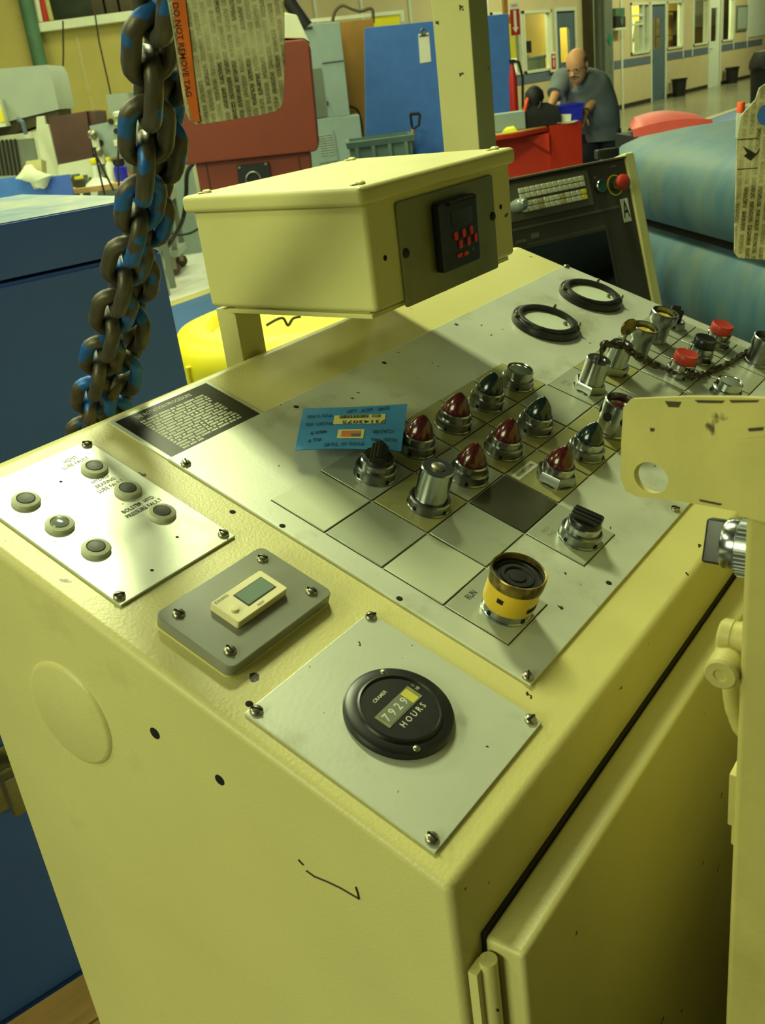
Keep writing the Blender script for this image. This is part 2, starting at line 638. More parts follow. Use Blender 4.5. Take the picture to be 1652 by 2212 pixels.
def T(x, y, z=0.0, rz=0.0, rx=0.0, ry=0.0):
    return Matrix.Translation((x, y, z)) @ Matrix.Rotation(rz, 4, 'Z') @ Matrix.Rotation(ry, 4, 'Y') @ Matrix.Rotation(rx, 4, 'X')


def rrect(x0, x1, y0, y1, r, n=5):
    P = []
    for cx, cy, a in ((x1 - r, y1 - r, 0), (x0 + r, y1 - r, 90), (x0 + r, y0 + r, 180), (x1 - r, y0 + r, 270)):
        for i in range(n + 1):
            t = math.radians(a + 90 * i / n)
            P.append((cx + r * math.cos(t), cy + r * math.sin(t)))
    return P


def smooth_path(pts, k=6):
    pts = [V(p) for p in pts]
    out = []
    for i in range(len(pts) - 1):
        p0, p1, p2, p3 = pts[max(i - 1, 0)], pts[i], pts[i + 1], pts[min(i + 2, len(pts) - 1)]
        for j in range(k):
            t = j / k
            out.append(0.5 * ((2 * p1) + (p2 - p0) * t + (2 * p0 - 5 * p1 + 4 * p2 - p3) * t * t + (3 * p1 - p0 - 3 * p2 + p3) * t ** 3))
    out.append(pts[-1])
    return out


def chain_links(parent, path, L, Wd, r, mt, off=0.0, n=10, fr=None, name='link', turn=PI / 4):
    """path: world points; links of inner length L and outer width Wd strung along it"""
    if chain_links.cache.get((L, Wd, r)) is None:
        b = MB()
        R = Wd / 2 - r
        h = L / 2 + r - R
        pts = []
        for i in range(9):
            a = PI * i / 8
            pts.append((R * math.cos(a), h + R * math.sin(a), 0))
        for i in range(9):
            a = PI + PI * i / 8
            pts.append((R * math.cos(a), -h + R * math.sin(a), 0))
        b.tube(pts, r, n, closed=True)
        chain_links.cache[(L, Wd, r)] = b.mesh(name)
    me = chain_links.cache[(L, Wd, r)]
    pts = smooth_path(path, 12)
    acc, k, step = 0.0, 0, L
    nxt = off
    inv = parent.matrix_world.inverted() if False else fr.M.inverted()
    for a, b in zip(pts, pts[1:]):
        seg = (b - a).length
        while nxt <= acc + seg:
            t = (nxt - acc) / seg
            p = a.lerp(b, t)
            y = (b - a).normalized()
            x = (ROWS[0] - y * y.dot(ROWS[0])).normalized()
            z = x.cross(y)
            ang = turn + (PI / 2 if k % 2 else 0) + random.uniform(-0.3, 0.3)
            x2 = x * math.cos(ang) + z * math.sin(ang)
            z2 = x2.cross(y)
            M = Matrix((x2, y, z2)).transposed().to_4x4()
            M.translation = p
            put(name, me, mt, parent, inv @ M)
            k += 1
            nxt += step
        acc += seg


chain_links.cache = {}


# ================================================================== the setting
b = MB()
b.box(-8, 60, -6, 10.0, -0.1, 0.0)
struct('floor', b, FLOORM)
b = MB()
b.prism([(-1.5, 1.9), (14, 1.9), (26, 3.2), (26, 6.25), (-1.5, 5.14)], 0.0, 0.002)
struct('trim_1', b, LANEB)
b = MB()
b.prism([(-1.5, 5.14), (26, 6.25), (26, 6.40), (-1.5, 5.28)], 0.0, 0.003)
struct('trim_2', b, LANEY)

b = MB()
b.box(11.5, 60, 5.75, 10.0, 0.0, 0.0015)
struct('trim_3', b, AISLE)

b = MB()
b.box(-8, 14, -6, 1.89, 0.0, 0.0015)
struct('trim_4', b, WORKF)

# office wall along the far aisle: y = 10
WF = Fr((0, 10.0, 0), (1, 0, 0), (0, 0, 1), (0, -1, 0))       # x along, y up, z towards the hall


def wallbox(bb, x0, x1, z0, z1, t0=0.0, t1=0.12):
    bb.box(x0, x1, z0, z1, -t1, -t0)


wins = [(18.0, 19.25, 1.13, 2.30), (19.32, 20.62, 1.13, 2.30), (25.0, 26.25, 1.20, 2.36), (27.46, 28.68, 1.20, 2.36),
        (29.56, 30.82, 1.20, 2.42), (32.1, 33.2, 1.20, 2.42)]
doors = [(20.84, 21.78, 0.0, 2.26), (26.38, 27.36, 0.0, 2.30), (30.93, 31.95, 0.0, 2.46)]
gap = (22.2, 23.35)
xs = sorted(set([9.6, 50.0, gap[0], gap[1]] + [v for q in wins + doors for v in q[:2]]))
zs = [0.0, 1.13, 1.20, 2.26, 2.30, 2.36, 2.42, 2.46, 3.4]
b = MB()
for x0, x1 in zip(xs, xs[1:]):
    mx = (x0 + x1) / 2
    if gap[0] < mx < gap[1]:
        continue
    for z0, z1 in zip(zs, zs[1:]):
        mz = (z0 + z1) / 2
        if any(q[0] < mx < q[1] and q[2] < mz < q[3] for q in wins + doors):
            continue
        wallbox(b, x0, x1, z0, z1)
wall = struct('wall_back', b, BEIGE, fr=WF)
for x0, x1 in ((9.6, 20.8), (23.95, 26.3), (27.42, 30.88), (32.0, 36.4)):
    bb = MB()
    wallbox(bb, x0, x1, 0.94, 1.12, -0.012, 0.0)
    put('slate_band', bb, STRIPE, wall)
    bb = MB()
    wallbox(bb, x0, x1, 0.0, 0.10, -0.02, 0.0)
    put('base_strip', bb, DARKB, wall)
bb = MB()
wallbox(bb, 9.6, 17.5, 3.06, 3.38, -0.012, 0.0)
put('maroon_band', bb, MAROON, wall)
for x in (9.8, 10.3, 11.4, 12.6, 13.8, 15.2, 16.5, 17.9, 24.4, 26.9, 28.75, 29.5, 33.28, 34.7):
    bb = MB()
    if x < 18:
        wallbox(bb, x - 0.03, x + 0.03, 0.94, 3.4, -0.02, 0.0)
    elif x == 24.4:
        wallbox(bb, x - 0.05, x + 0.05, 0.0, 3.4, -0.03, 0.0)
    else:
        wallbox(bb, x - 0.03, x + 0.03, 0.94 if x != 26.9 else 2.40, 3.4, -0.02, 0.0)
    put('panel_joint', bb, TRIM, wall)
bb = MB()
wallbox(bb, 34.75, 37.2, 1.22, 3.3, -0.02, 0.0)
put('white_panel', bb, WDOOR, wall)
for i, q in enumerate(wins):
    bb = MB()
    t = 0.05
    for x0, x1, z0, z1 in ((q[0], q[1], q[2], q[2] + t), (q[0], q[1], q[3] - t, q[3]), (q[0], q[0] + t, q[2], q[3]), (q[1] - t, q[1], q[2], q[3])):
        wallbox(bb, x0, x1, z0, z1, -0.03, 0.12)
    if i == 2:
        wallbox(bb, q[0] + 0.80, q[0] + 0.86, q[2], q[3], -0.02, 0.1)
        wallbox(bb, q[0] + 0.05, q[0] + 0.80, 2.05, 2.10, -0.02, 0.1)
        wallbox(bb, q[0] + 0.05, q[0] + 0.80, 1.86, 1.90, -0.02, 0.1)
    wf = struct('window_%d' % (i + 1), bb, TRIM, fr=WF)
    bb = MB()
    wallbox(bb, q[0] + t, q[1] - t, q[2] + t, q[3] - t, 0.05, 0.056)
    put('pane', bb, GLASS, wf)
for i, (q, m) in enumerate(zip(doors, (SLATE, SLATE, WDOOR))):
    bb = MB()
    x0, x1, z0, z1 = q
    wl, wr = x0 + 0.22, x1 - 0.22
    zl = 1.25
    zt = z1 - 0.32
    for a in ((x0, wl, z0, z1), (wr, x1, z0, z1), (wl, wr, z0, zl), (wl, wr, zt, z1)):
        wallbox(bb, a[0], a[1], a[2], a[3], 0.01, 0.06)
    d = struct('door_%d' % (i + 1), bb, m, fr=WF)
    bb = MB()
    wallbox(bb, wl, wr, zl, zt, 0.03, 0.036)
    put('pane', bb, GLASS, d)
    bb = MB()
    for a in ((x0 - 0.07, x0, 0, z1 + 0.07), (x1, x1 + 0.07, 0, z1 + 0.07), (x0, x1, z1, z1 + 0.07)):
        wallbox(bb, a[0], a[1], a[2], a[3], -0.03, 0.1)
    put('door_frame', bb, TRIM, d)
    bb = MB()
    bb.tube([(x0 + 0.09, 1.05, 0.0), (x0 + 0.09, 1.05, 0.05), (x0 + 0.2, 1.05, 0.05)], 0.012)
    put('door_handle', bb, STEEL, d)
# rooms behind the glass
b = MB()
b.box(5, 50, 12.6, 12.7, 0, 3.4)
struct('wall_office', b, OFFY)
b = MB()
for x in (17.2, 41.0):
    b.box(x, x + 0.06, 10.15, 12.6, 0, 3.3)
struct('wall_partitions', b, DARKIN)
b = MB()
b.box(23.4, 26.2, 10.9, 10.95, 0, 3.4)  # dark sheet standing in for the unlit depth of the passage
struct('passage_dark_panel', b, DARKIN)
for nm, x0, x1, y0, y1, z0, z1, m, lb, ct in (
        ('notice_board', 22.95, 24.1, 12.5, 12.58, 1.0, 2.35, YDRUM, 'yellow board with a white edge behind the office glass, above the grey desk', 'board'),
        ('office_desk', 21.7, 23.2, 11.4, 12.1, 0.0, 1.46, GREYC, 'grey desk behind the left office window', 'desk'),
        ('computer_monitor', 22.15, 22.6, 11.5, 11.65, 1.461, 1.80, BLACKM, 'dark monitor on the grey desk behind the left office window', 'monitor'),
        ('storage_rack', 33.3, 34.9, 12.2, 12.5, 0.3, 2.3, DARKIN, 'dark brown rack seen through the window right of the slate door', 'rack'),
        ('white_wall_sheet', 36.6, 40.2, 12.55, 12.6, 1.75, 2.9, PAPER, 'white sheet seen through the glass behind the white door', 'sheet'),
        ('hung_white_coat', 29.1, 29.95, 11.6, 11.75, 1.15, 2.05, WDOOR, 'white coat hanging behind the window left of the slate door', 'coat')):
    b = MB()
    if nm == 'hung_white_coat':
        b.loft([[(x0 + 0.1, y0, z0), (x1 - 0.1, y0, z0), (x1 - 0.1, y1, z0), (x0 + 0.1, y1, z0)],
                [(x0 + 0.15, y0, z0 + 0.4), (x1 - 0.15, y0, z0 + 0.4), (x1 - 0.15, y1, z0 + 0.4), (x0 + 0.15, y1, z0 + 0.4)],
                [(x0, y0, z0 + 0.45), (x1, y0, z0 + 0.5), (x1, y1, z0 + 0.5), (x0, y1, z0 + 0.45)],
                [(x0 + 0.2, y0, z1), (x1 - 0.2, y0, z1), (x1 - 0.2, y1, z1), (x0 + 0.2, y1, z1)]])
    elif nm == 'office_desk':
        b.box(x0, x1, y0, y1, z1 - 0.06, z1, 0.01)
        b.box(x0 + 0.05, x1 - 0.05, y0 + 0.03, y1, z0, z1 - 0.06)
    elif nm == 'computer_monitor':
        b.box(x0, x1, y0, y0 + 0.05, z0 + 0.08, z1, 0.01)
        b.box(x0 + 0.15, x1 - 0.15, y0, y1, z0, z0 + 0.02)
        b.box(x0 + 0.2, x1 - 0.2, y0 + 0.05, y0 + 0.09, z0, z0 + 0.2)
    elif nm == 'storage_rack':
        for z in (z0, z0 + 0.65, z0 + 1.3, z1):
            b.box(x0, x1, y0, y1, z - 0.03, z)
        for x in (x0, x1 - 0.05):
            b.box(x, x + 0.05, y0, y1, 0, z1)
        for x in (x0 + 0.1, x0 + 0.8):
            b.box(x, x + 0.5, y0 + 0.02, y1, z0, z0 + 0.5)
    else:
        b.box(x0, x1, y0, y1, z0, z1, 0.01)
    single(nm, b, m, lb, ct)
# steel column beside the passage
cf = Fr((22.72, 9.62, 0), (1, 0, 0), (0, 1, 0), (0, 0, 1))
t = thing('steel_column', 'grey green steel column with a green diamond beside the dark passage', 'column', cf)
b = MB()
b.box(-0.22, 0.22, -0.03, 0.0, 0, 3.4)
b.box(-0.02, 0.02, 0, 0.22, 0, 3.4)
b.box(-0.22, 0.22, 0.22, 0.25, 0, 3.4)
put('shaft', b, GREYD, t)
b = MB()
b.prism([(0, -0.13), (0.13, 0), (0, 0.13), (-0.13, 0)], 0, 0.012)
put('diamond_marker', b, TEAL, t, T(0.02, -0.031, 1.60, rx=PI / 2))
put('lettering', words('F\nI\nR\nS\nT', 0.09), TEAL, t, T(0.02, -0.034, 1.1, rx=PI / 2))
sf = Fr((23.98, 9.93, 1.83), (1, 0, 0), (0, 1, 0), (0, 0, 1))
t = thing('wall_cabinet', 'small black wall box with a pale green emblem on the pier right of the column', 'cabinet', sf)
b = MB()
b.box(-0.26, 0.26, -0.12, 0.05, 0, 0.24, 0.01)
put('case', b, BLACKM, t)
b = MB()
b.box(-0.28, 0.28, -0.13, 0.05, -0.05, 0.0)
put('shelf', b, TRIM, t)
b = MB()
b.prism([(-0.09, 0.09), (0.09, 0.09), (0.09, 0.0), (0, -0.1), (-0.09, 0.0)], 0, 0.01)
put('emblem', b, GREENS, t, T(0.02, -0.122, 0.12, rx=PI / 2))
b = MB()
b.box(-0.26, 0.26, -0.10, 0.05, 0.25, 0.42)
put('green_sign', b, GREENS, t)
# signs
t = thing('arrow_sign', 'red fire sign with a white down arrow by the edge of the blue board', 'sign', Fr(far(1112, 42, 10.58), RH, (0, 0, 1), -FH))
b = MB()
b.prism(rrect(-0.046, 0.046, -0.14, 0.09, 0.004, 2), 0, 0.01)
put('board', b, SREDS, t)
b = MB()
b.box(-0.046, 0.046, 0.09, 0.15, 0, 0.01)
put('white_header', b, PAPER, t)
b = MB()
b.prism([(-0.013, 0.08), (-0.013, -0.07), (-0.03, -0.07), (0, -0.12), (0.03, -0.07), (0.013, -0.07), (0.013, 0.08)], 0.0105, 0.012)
put('arrow', b, PAPER, t)
put('lettering', words('FIRE', 0.03), SREDS, t, T(0, 0.12, 0.0105))
b = MB()
b.box(-0.12, 0.03, -0.03, 0.03, -0.06, 0.0)
put('mount', b, OCHRE, t)
t = thing('wall_sign', 'red and white extinguisher sign at the left office window edge', 'sign', Fr((20.52, 9.95, 1.29), (1, 0, 0), (0, 0, 1), (0, -1, 0)))
b = MB()
b.box(-0.13, 0.13, -0.2, 0.2, 0, 0.02)
put('board', b, PAPER, t)
b = MB()
b.box(-0.10, 0.10, -0.15, 0.15, 0.02, 0.024)
put('red_panel', b, SREDS, t)
b = MB()
b.box(-0.02, 0.02, -0.10, 0.04, 0.024, 0.027)
b.box(-0.05, 0.05, 0.07, 0.12, 0.024, 0.027)
put('emblem', b, PAPER, t)
t = thing('framed_notice', 'framed grey notice hanging right of the white door', 'notice', Fr((34.0, 9.995, 1.8), (1, 0, 0), (0, 0, 1), (0, -1, 0)))
b = MB()
b.box(-0.55, 0.55, -0.36, 0.36, 0, 0.04, 0.01)
put('frame', b, GREYD, t)
b = MB()
b.box(-0.47, 0.47, -0.30, 0.30, 0.04, 0.045)
put('sheet', b, GREYP, t)


def bin_(name, label, x, y, r0, r1, h, lid=False, group=None):
    f = Fr((x, y, 0), (1, 0, 0), (0, 1, 0), (0, 0, 1))
    t = thing(name, label, 'bin', f, group)
    b = MB()
    b.lathe([(0, 0.01), (r0, 0.0), (r1, h), (r1 - 0.02, h), (r0 - 0.02, 0.03), (0, 0.03)], 20)
    put('body', b, BLACKM, t)
    b = MB()
    b.lathe([(r1, h - 0.05), (r1 + 0.02, h - 0.04), (r1 + 0.02, h), (r1 - 0.01, h)], 20)
    put('rim', b, BLACK, t)
    if lid:
        b = MB()
        b.lathe([(r1 + 0.03, h), (r1 + 0.02, h + 0.1), (r1 * 0.8, h + 0.24), (0, h + 0.26)], 20)
        put('lid', b, BLACKM, t)


bin_('waste_bin', 'black waste bin on the floor just right of the slate door', 27.75, 9.74, 0.16, 0.20, 0.45)
bin_('waste_bin', 'black waste bin on the floor right of the white door', 32.4, 9.74, 0.16, 0.20, 0.46)
p = far(1655, 160, 18)
bin_('refuse_barrel', 'tall black lidded refuse barrel at the right edge of the far floor', p.x, p.y, 0.24, 0.27, 0.80, True)

# ------------------------------------------------------------------ yellow wall at left
YW = ff(150, 13.0)
ex = lambda a, b_: loc(YW, a, b_)
b = MB()
x_l, _ = ex(-160, 100)
x_r, _ = ex(640, 20)
ztop = ex(190, 54)[1]
b.box(x_l, x_r, 0.0, 0.2, 0, ztop)
wl = struct('wall_left', b, YWALL, fr=YW)
b = MB()
b.box(x_l, ex(62, 70)[0], -0.06, 0.0, 0, ztop + 1.2)
put('tall_panel', b, YWALL, wl)
for a, c in ((208, 260), (185, 170), (62, 80)):
    b = MB()
    xx = ex(a, c)[0]
    b.box(xx - 0.012, xx + 0.012, -0.012, 0.0, 0, ztop - 0.1)
    put('panel_seam', b, STRIPE if a == 62 else CREAMD, wl)
b = MB()
b.box(ex(74, 75)[0], x_r, -0.14, 0.0, ztop - 0.02, ztop + 0.08, 0.01)
put('ledge', b, WHITEM, wl)
b = MB()
b.box(x_l, x_r, 0.8, 0.9, 0, ztop + 3)
struct('wall_far_left', b, DGREEN, fr=YW)
for i, (a, r, m, lb) in enumerate(((68, 0.085, GREENS, 'thick green vertical pipe at the left end of the ledge'), (88, 0.04, WHITEM, 'white vertical pipe between the green and red pipes'),
                                   (100, 0.035, SREDS, 'red vertical pipe above the ledge'), (114, 0.03, CREAMD, 'tan leaning pipe right of the red pipe'))):
    b = MB()
    x0, z0 = ex(a + (6 if i < 3 else 3), 66 - i * 3)
    x1, z1 = ex(a - (12 if i < 3 else 18), -30)
    b.tube([(x0, -0.06 if i else -0.16, ztop + 0.09 if i else 0.3), (x1, -0.06 if i else -0.16, z1)], r, 12)
    b.lathe([(r, 0), (r * 1.25, 0.01), (r * 1.25, 0.05), (r, 0.06)], 12, (x1, -0.06 if i else -0.16, z1 - 0.05))
    single('wall_pipe', b, m, lb, 'pipe', YW)
b = MB()
x0, z0 = ex(262, 40)
for k in range(5):
    b.box(x0 - 0.35 + k * 0.17, x0 - 0.2 + k * 0.17, 0.1, 0.5, ztop + 0.08, ztop + 0.3 + 0.07 * ((k * 7) % 4), 0.02)
single('stored_parts', b, DARKIN, 'dark stored machine parts behind the ledge of the yellow wall', 'parts', YW)
for pts, lb in (([(205, 30), (214, 90), (232, 170), (250, 255)], 'black cord hanging from the ledge to the grey valve panel'),
                ([(136, 45), (137, 120), (134, 200), (130, 250)], 'thin dark cord hanging left of the panel seam'),):
    b = MB()
    b.tube([far(a, c, 12.2) for a, c in pts], 0.009, 6)
    single('hanging_cord', b, CABLE, lb, 'cord')

# ================================================================== left machinery
f = ff(60, 9.5)
t = thing('machine_cabinet', 'pale grey machine hood with a sloped right side at the left edge', 'machine', f)
P = [loc(f, *q) for q in ((-40, 152), (100, 140), (110, 158), (127, 236), (-40, 276))]
b = MB()
b.prism([(x, z) for x, z in P], -0.6, 0.0, Matrix.Rotation(PI / 2, 4, 'X'))
put('hood', b, GREYP, t)
x0, z0 = loc(f, -40, 300)
b = MB()
P2 = [loc(f, *q) for q in ((-40, 276), (124, 238), (126, 256), (-40, 312))]
b.prism(P2, -0.5, -0.03, Matrix.Rotation(PI / 2, 4, 'X'))
put('recess', b, DARKIN, t)
b = MB()
P2 = [loc(f, *q) for q in ((-40, 300), (80, 283), (80, 252), (97, 250), (100, 268), (105, 268), (127, 362), (126, 700), (-40, 700))]
P2[-2] = (P2[-2][0], 0.0)
P2[-1] = (P2[-1][0], 0.0)
b.prism(P2, -0.6, 0.02, Matrix.Rotation(PI / 2, 4, 'X'))
put('base', b, WHITEM, t)
b = MB()
P2 = [loc(f, *q) for q in ((-40, 308), (74, 298), (88, 372), (-40, 384))]
b.prism(P2, 0.0, 0.05, Matrix.Rotation(PI / 2, 4, 'X'))
put('way_cover', b, GREYD, t)
for k in range(9):
    b = MB()
    a0 = (-36 + k * 9, 304 - k * 0.6)
    q0, q1 = loc(f, *a0), loc(f, a0[0] + 13, 378)
    b.tube([(q0[0], -0.06, q0[1]), (q1[0], -0.06, q1[1])], 0.012, 6)
    put('rib', b, DARKB, t)
b = MB()
P2 = [loc(f, *q) for q in ((-40, 222), (6, 214), (22, 272), (-40, 280))]
b.prism(P2, -0.1, 0.12, Matrix.Rotation(PI / 2, 4, 'X'))
put('side_door', b, WHITEM, t)
b = MB()
q = loc(f, 3, 250, -0.12)
b.box(q[0] - 0.02, q[0] + 0.02, -0.135, -0.12, q[1] - 0.05, q[1] + 0.05)
put('warning_label', b, YDRUM, t)
b = MB()
q0, q1 = loc(f, 36, 258, -0.15), loc(f, 56, 290, -0.15)
b.tube([(q0[0], -0.1, q0[1]), (q0[0] + 0.05, -0.16, q0[1] - 0.03), (q1[0], -0.15, q1[1])], 0.02, 8)
put('coolant_nozzle', b, STRIPE, t)

f = ff(155, 8.92)
t = thing('machine_door', 'dark brown machine enclosure with a blackish window, left of the valve panel', 'machine', f)
b = MB()
b.prism([loc(f, *q) for q in ((104, 254), (186, 240), (200, 330), (202, 340), (126, 355))], -0.5, 0.0, Matrix.Rotation(PI / 2, 4, 'X'))
put('window', b, BROWNP, t)
b = MB()
b.prism([loc(f, *q) for q in ((186, 240), (202, 242), (216, 340), (200, 332))], -0.5, -0.05, Matrix.Rotation(PI / 2, 4, 'X'))
put('side_frame', b, BROWNP, t)
b = MB()
P2 = [loc(f, *q) for q in ((126, 356), (214, 338), (222, 380), (222, 700), (128, 700))]
P2[-1] = (P2[-1][0], 0)
P2[-2] = (P2[-2][0], 0)
b.prism(P2, -0.5, 0.0, Matrix.Rotation(PI / 2, 4, 'X'))
put('base', b, WHITEM, t)

f = ff(245, 8.4)
t = thing('valve_panel', 'grey pneumatic panel with two brass knobs and gauges behind the chain', 'panel', f)
b = MB()
b.prism([loc(f, *q) for q in ((193, 272), (300, 250), (316, 318), (214, 348))], -0.25, 0.0, Matrix.Rotation(PI / 2, 4, 'X'))
put('face', b, GREYC, t)
b = MB()
P2 = [loc(f, *q) for q in ((216, 350), (318, 322), (320, 345), (320, 700), (222, 700))]
P2[-1] = (P2[-1][0], 0)
P2[-2] = (P2[-2][0], 0)
b.prism(P2, -0.2, 0.04, Matrix.Rotation(PI / 2, 4, 'X'))
put('base', b, GREYD, t)
for a, c in ((252, 283), (218, 308), (240, 262)):
    q = loc(f, a, c)
    b = MB()
    b.cyl(0.022, 0, 0.02, n=16)
    put('gauge', b, BLACKM, t, T(q[0], -0.001, q[1], rx=PI / 2))
for a, c in ((206, 289), (218, 325)):
    q = loc(f, a, c)
    b = MB()
    b.lathe([(0.02, 0), (0.02, 0.05), (0.035, 0.06), (0.035, 0.12), (0.02, 0.13), (0, 0.13)], 16)
    put('regulator_knob', b, STEEL, t, T(q[0], -0.001, q[1], rx=PI / 2))
    b = MB()
    b.cyl(0.03, -0.10, -0.03, n=14)
    put('bowl', b, WHITEM, t, T(q[0], -0.06, q[1]))
q = loc(f, 258, 308)
b = MB()
b.box(q[0] - 0.045, q[0] + 0.045, -0.012, 0.0, q[1] - 0.025, q[1] + 0.025, 0.004)
put('nameplate', b, PAPER, t)
for a, c in ((252, 267), (265, 265)):
    q = loc(f, a, c)
    b = MB()
    b.cyl(0.012, 0, 0.012, n=12)
    put('yellow_button', b, YDRUM, t, T(q[0], 0, q[1], rx=PI / 2))

f = ff(280, 10.0)
t = thing('grey_cabinet', 'plain grey cabinet behind the chain with a lower pale box in front', 'cabinet', f)
b = MB()
b.prism([loc(f, *q) for q in ((270, 95), (345, 84), (380, 290), (306, 300))], -0.5, 0.0, Matrix.Rotation(PI / 2, 4, 'X'))
x0 = loc(f, 306, 300)
b.box(x0[0], x0[0] + 0.36, 0, 0.5, 0, x0[1])
put('body', b, GREYC, t)
b = MB()
b.prism([loc(f, *q) for q in ((245, 204), (290, 200), (300, 240), (254, 252))], -0.1, 0.35, Matrix.Rotation(PI / 2, 4, 'X'))
put('pale_box', b, GREYP, t)
q = loc(f, 285, 235, -0.36)
b = MB()
b.tube([(q[0] + 0.05 * math.cos(a), -0.37, q[1] + 0.08 * math.sin(a)) for a in [k * PI / 6 for k in range(12)]], 0.012, 6, closed=True)
put('ring_handle', b, GREYD, t)
b = MB()
q = loc(f, 272, 243)
b.lathe([(0, -0.025), (0.10, -0.025), (0.12, -0.01), (0.12, 0.02), (0.1, 0.03), (0, 0.03)], 24)
single('work_light', b, WDOOR, 'flat white round lamp on top of the grey valve panel', 'lamp', Fr(far(276, 246, 8.5), RH, FH, (0, 0, 1)))

# work bench with clutter
f = ff(215, 7.9)
t = thing('work_bench', 'wooden topped work bench cluttered with bottles behind the blue cabinet', 'bench', f)
zt = loc(f, 215, 398)[1]
b = MB()
xa, xb = loc(f, 150, 400)[0], loc(f, 330, 395)[0]
b.box(xa, xb, -0.15, 0.3, zt - 0.04, zt, 0.006)
put('top', b, WOODP, t)
for x in (xa + 0.03, xb - 0.08):
    for y in (-0.12, 0.22):
        b = MB()
        b.box(x, x + 0.05, y, y + 0.05, 0, zt - 0.04)
        put('leg', b, GREYD, t)


def onbench(a, dy=0.0):
    return Fr(f.at(loc(f, a, 390)[0], dy, zt), RH, FH, (0, 0, 1))


def clutter(name, label, cat, fr, profs):
    t = thing(name, label, cat, fr)
    for nm, prof, m in profs:
        b = MB()
        b.lathe(prof, 18)
        put(nm, b, m, t)


clutter('funnel', 'white plastic funnel with a yellow spout standing on the work bench', 'funnel', onbench(212, 0.0),
        [('cone', [(0, 0), (0.12, 0.0), (0.10, 0.012), (0.035, 0.05), (0.022, 0.15), (0.02, 0.15), (0, 0.05)], WDOOR),
         ('spout', [(0.03, 0.15), (0.035, 0.165), (0.03, 0.185), (0.0, 0.19)], YDRUM)])
clutter('oil_can', 'small blue bottle with a black cap on the bench under the chain', 'bottle', onbench(262, 0.05),
        [('body', [(0, 0), (0.05, 0), (0.05, 0.10), (0.03, 0.12), (0, 0.12)], BLUEP), ('cap', [(0.045, 0.12), (0.045, 0.16), (0, 0.165)], BLACKM)])
clutter('jar', 'squat dark jar at the left end of the bench', 'jar', onbench(158, 0.1),
        [('body', [(0, 0), (0.045, 0), (0.05, 0.06), (0.03, 0.075), (0, 0.075)], DARKIN), ('lid', [(0.036, 0.075), (0.036, 0.09), (0, 0.092)], GREYD)])
clutter('jar', 'squat dark jar with a yellow lid beside the funnel', 'jar', onbench(176, -0.06),
        [('body', [(0, 0), (0.04, 0), (0.04, 0.05), (0.03, 0.06), (0, 0.06)], DGREEN), ('lid', [(0.034, 0.06), (0.034, 0.078), (0, 0.08)], YDRUM)])
clutter('bottle', 'small clear white bottle right of the funnel', 'bottle', onbench(236, 0.12),
        [('body', [(0, 0), (0.035, 0), (0.035, 0.12), (0.015, 0.15), (0, 0.15)], WHITEM), ('cap', [(0.018, 0.15), (0.018, 0.18), (0, 0.18)], YDRUM)])
b = MB()
b.prism([(-0.06, 0), (0.06, 0), (0, 0.12)], -0.004, 0.004, Matrix.Rotation(PI / 2, 4, 'X'))
b.prism([(-0.02, 0), (0.02, 0), (0.0, 0.1)], -0.07, 0.0, Matrix.Rotation(PI / 2, 4, 'X'))
single('warning_sign', b, CARDO, 'triangular warning sign standing at the back of the bench', 'sign', onbench(256, 0.24))
b = MB()
for k in range(7):
    b.box(-0.12 + k * 0.035, -0.09 + k * 0.035, -0.05 + 0.03 * (k % 2), 0.02 + 0.03 * (k % 2), 0, 0.03 + 0.02 * ((k * 5) % 3), 0.004)
single('tool_tray', b, GREYD, 'low tray of small metal tools on the middle of the bench', 'tray', onbench(190, 0.2))

f2 = ff(70, 7.5)
t = thing('blue_partition', 'low blue screen in two panels behind the blue cabinet top', 'partition', f2)
b = MB()
p0, p1 = loc(f2, -50, 392), loc(f2, 90, 376)
b.prism([(p0[0], 0), (p1[0], 0), p1, p0], -0.04, 0.0, Matrix.Rotation(PI / 2, 4, 'X'))
put('panel', b, BLUEB, t)
b = MB()
p0, p1 = loc(f2, 91, 384), loc(f2, 148, 377)
b.prism([(p0[0] + 0.005, 0), (p1[0], 0), p1, (p0[0] + 0.005, p0[1])], -0.04, 0.0, Matrix.Rotation(PI / 2, 4, 'X'))
put('panel', b, BLUEC, t)
b = MB()
q = loc(f2, 90, 384)
R = []
for k, (z, w_, d_) in enumerate(((-0.06, 0.05, 0.045), (-0.02, 0.075, 0.055), (0.0, 0.10, 0.075), (0.03, 0.10, 0.08), (0.055, 0.07, 0.06), (0.09, 0.035, 0.03))):
    R.append([(q[0] - 0.01 - 0.05 * (k > 2) + w_ * math.cos(a) * (1 + 0.15 * math.sin(3 * a + k)), d_ * math.sin(a) - 0.055, q[1] + z + 0.012 * math.sin(2 * a + k)) for a in [2 * PI * i / 14 for i in range(14)]])
b.loft(R)
single('rag', b, WHITEM, 'crumpled white rag draped over the blue screen joint', 'rag', f2)
b = MB()
q = loc(f2, 68, 386)
b.loft([[(q[0] - 0.10, 0.08, q[1] - 0.05), (q[0] + 0.05, 0.08, q[1] - 0.05), (q[0] + 0.05, 0.2, q[1] - 0.05), (q[0] - 0.10, 0.2, q[1] - 0.05)],
        [(q[0] - 0.03, 0.08, q[1] + 0.12), (q[0] + 0.08, 0.08, q[1] + 0.12), (q[0] + 0.08, 0.2, q[1] + 0.1), (q[0] - 0.03, 0.2, q[1] + 0.1)]])
single('cushion_pad', b, CREAM2, 'tilted cream pad behind the blue screen', 'pad', f2)

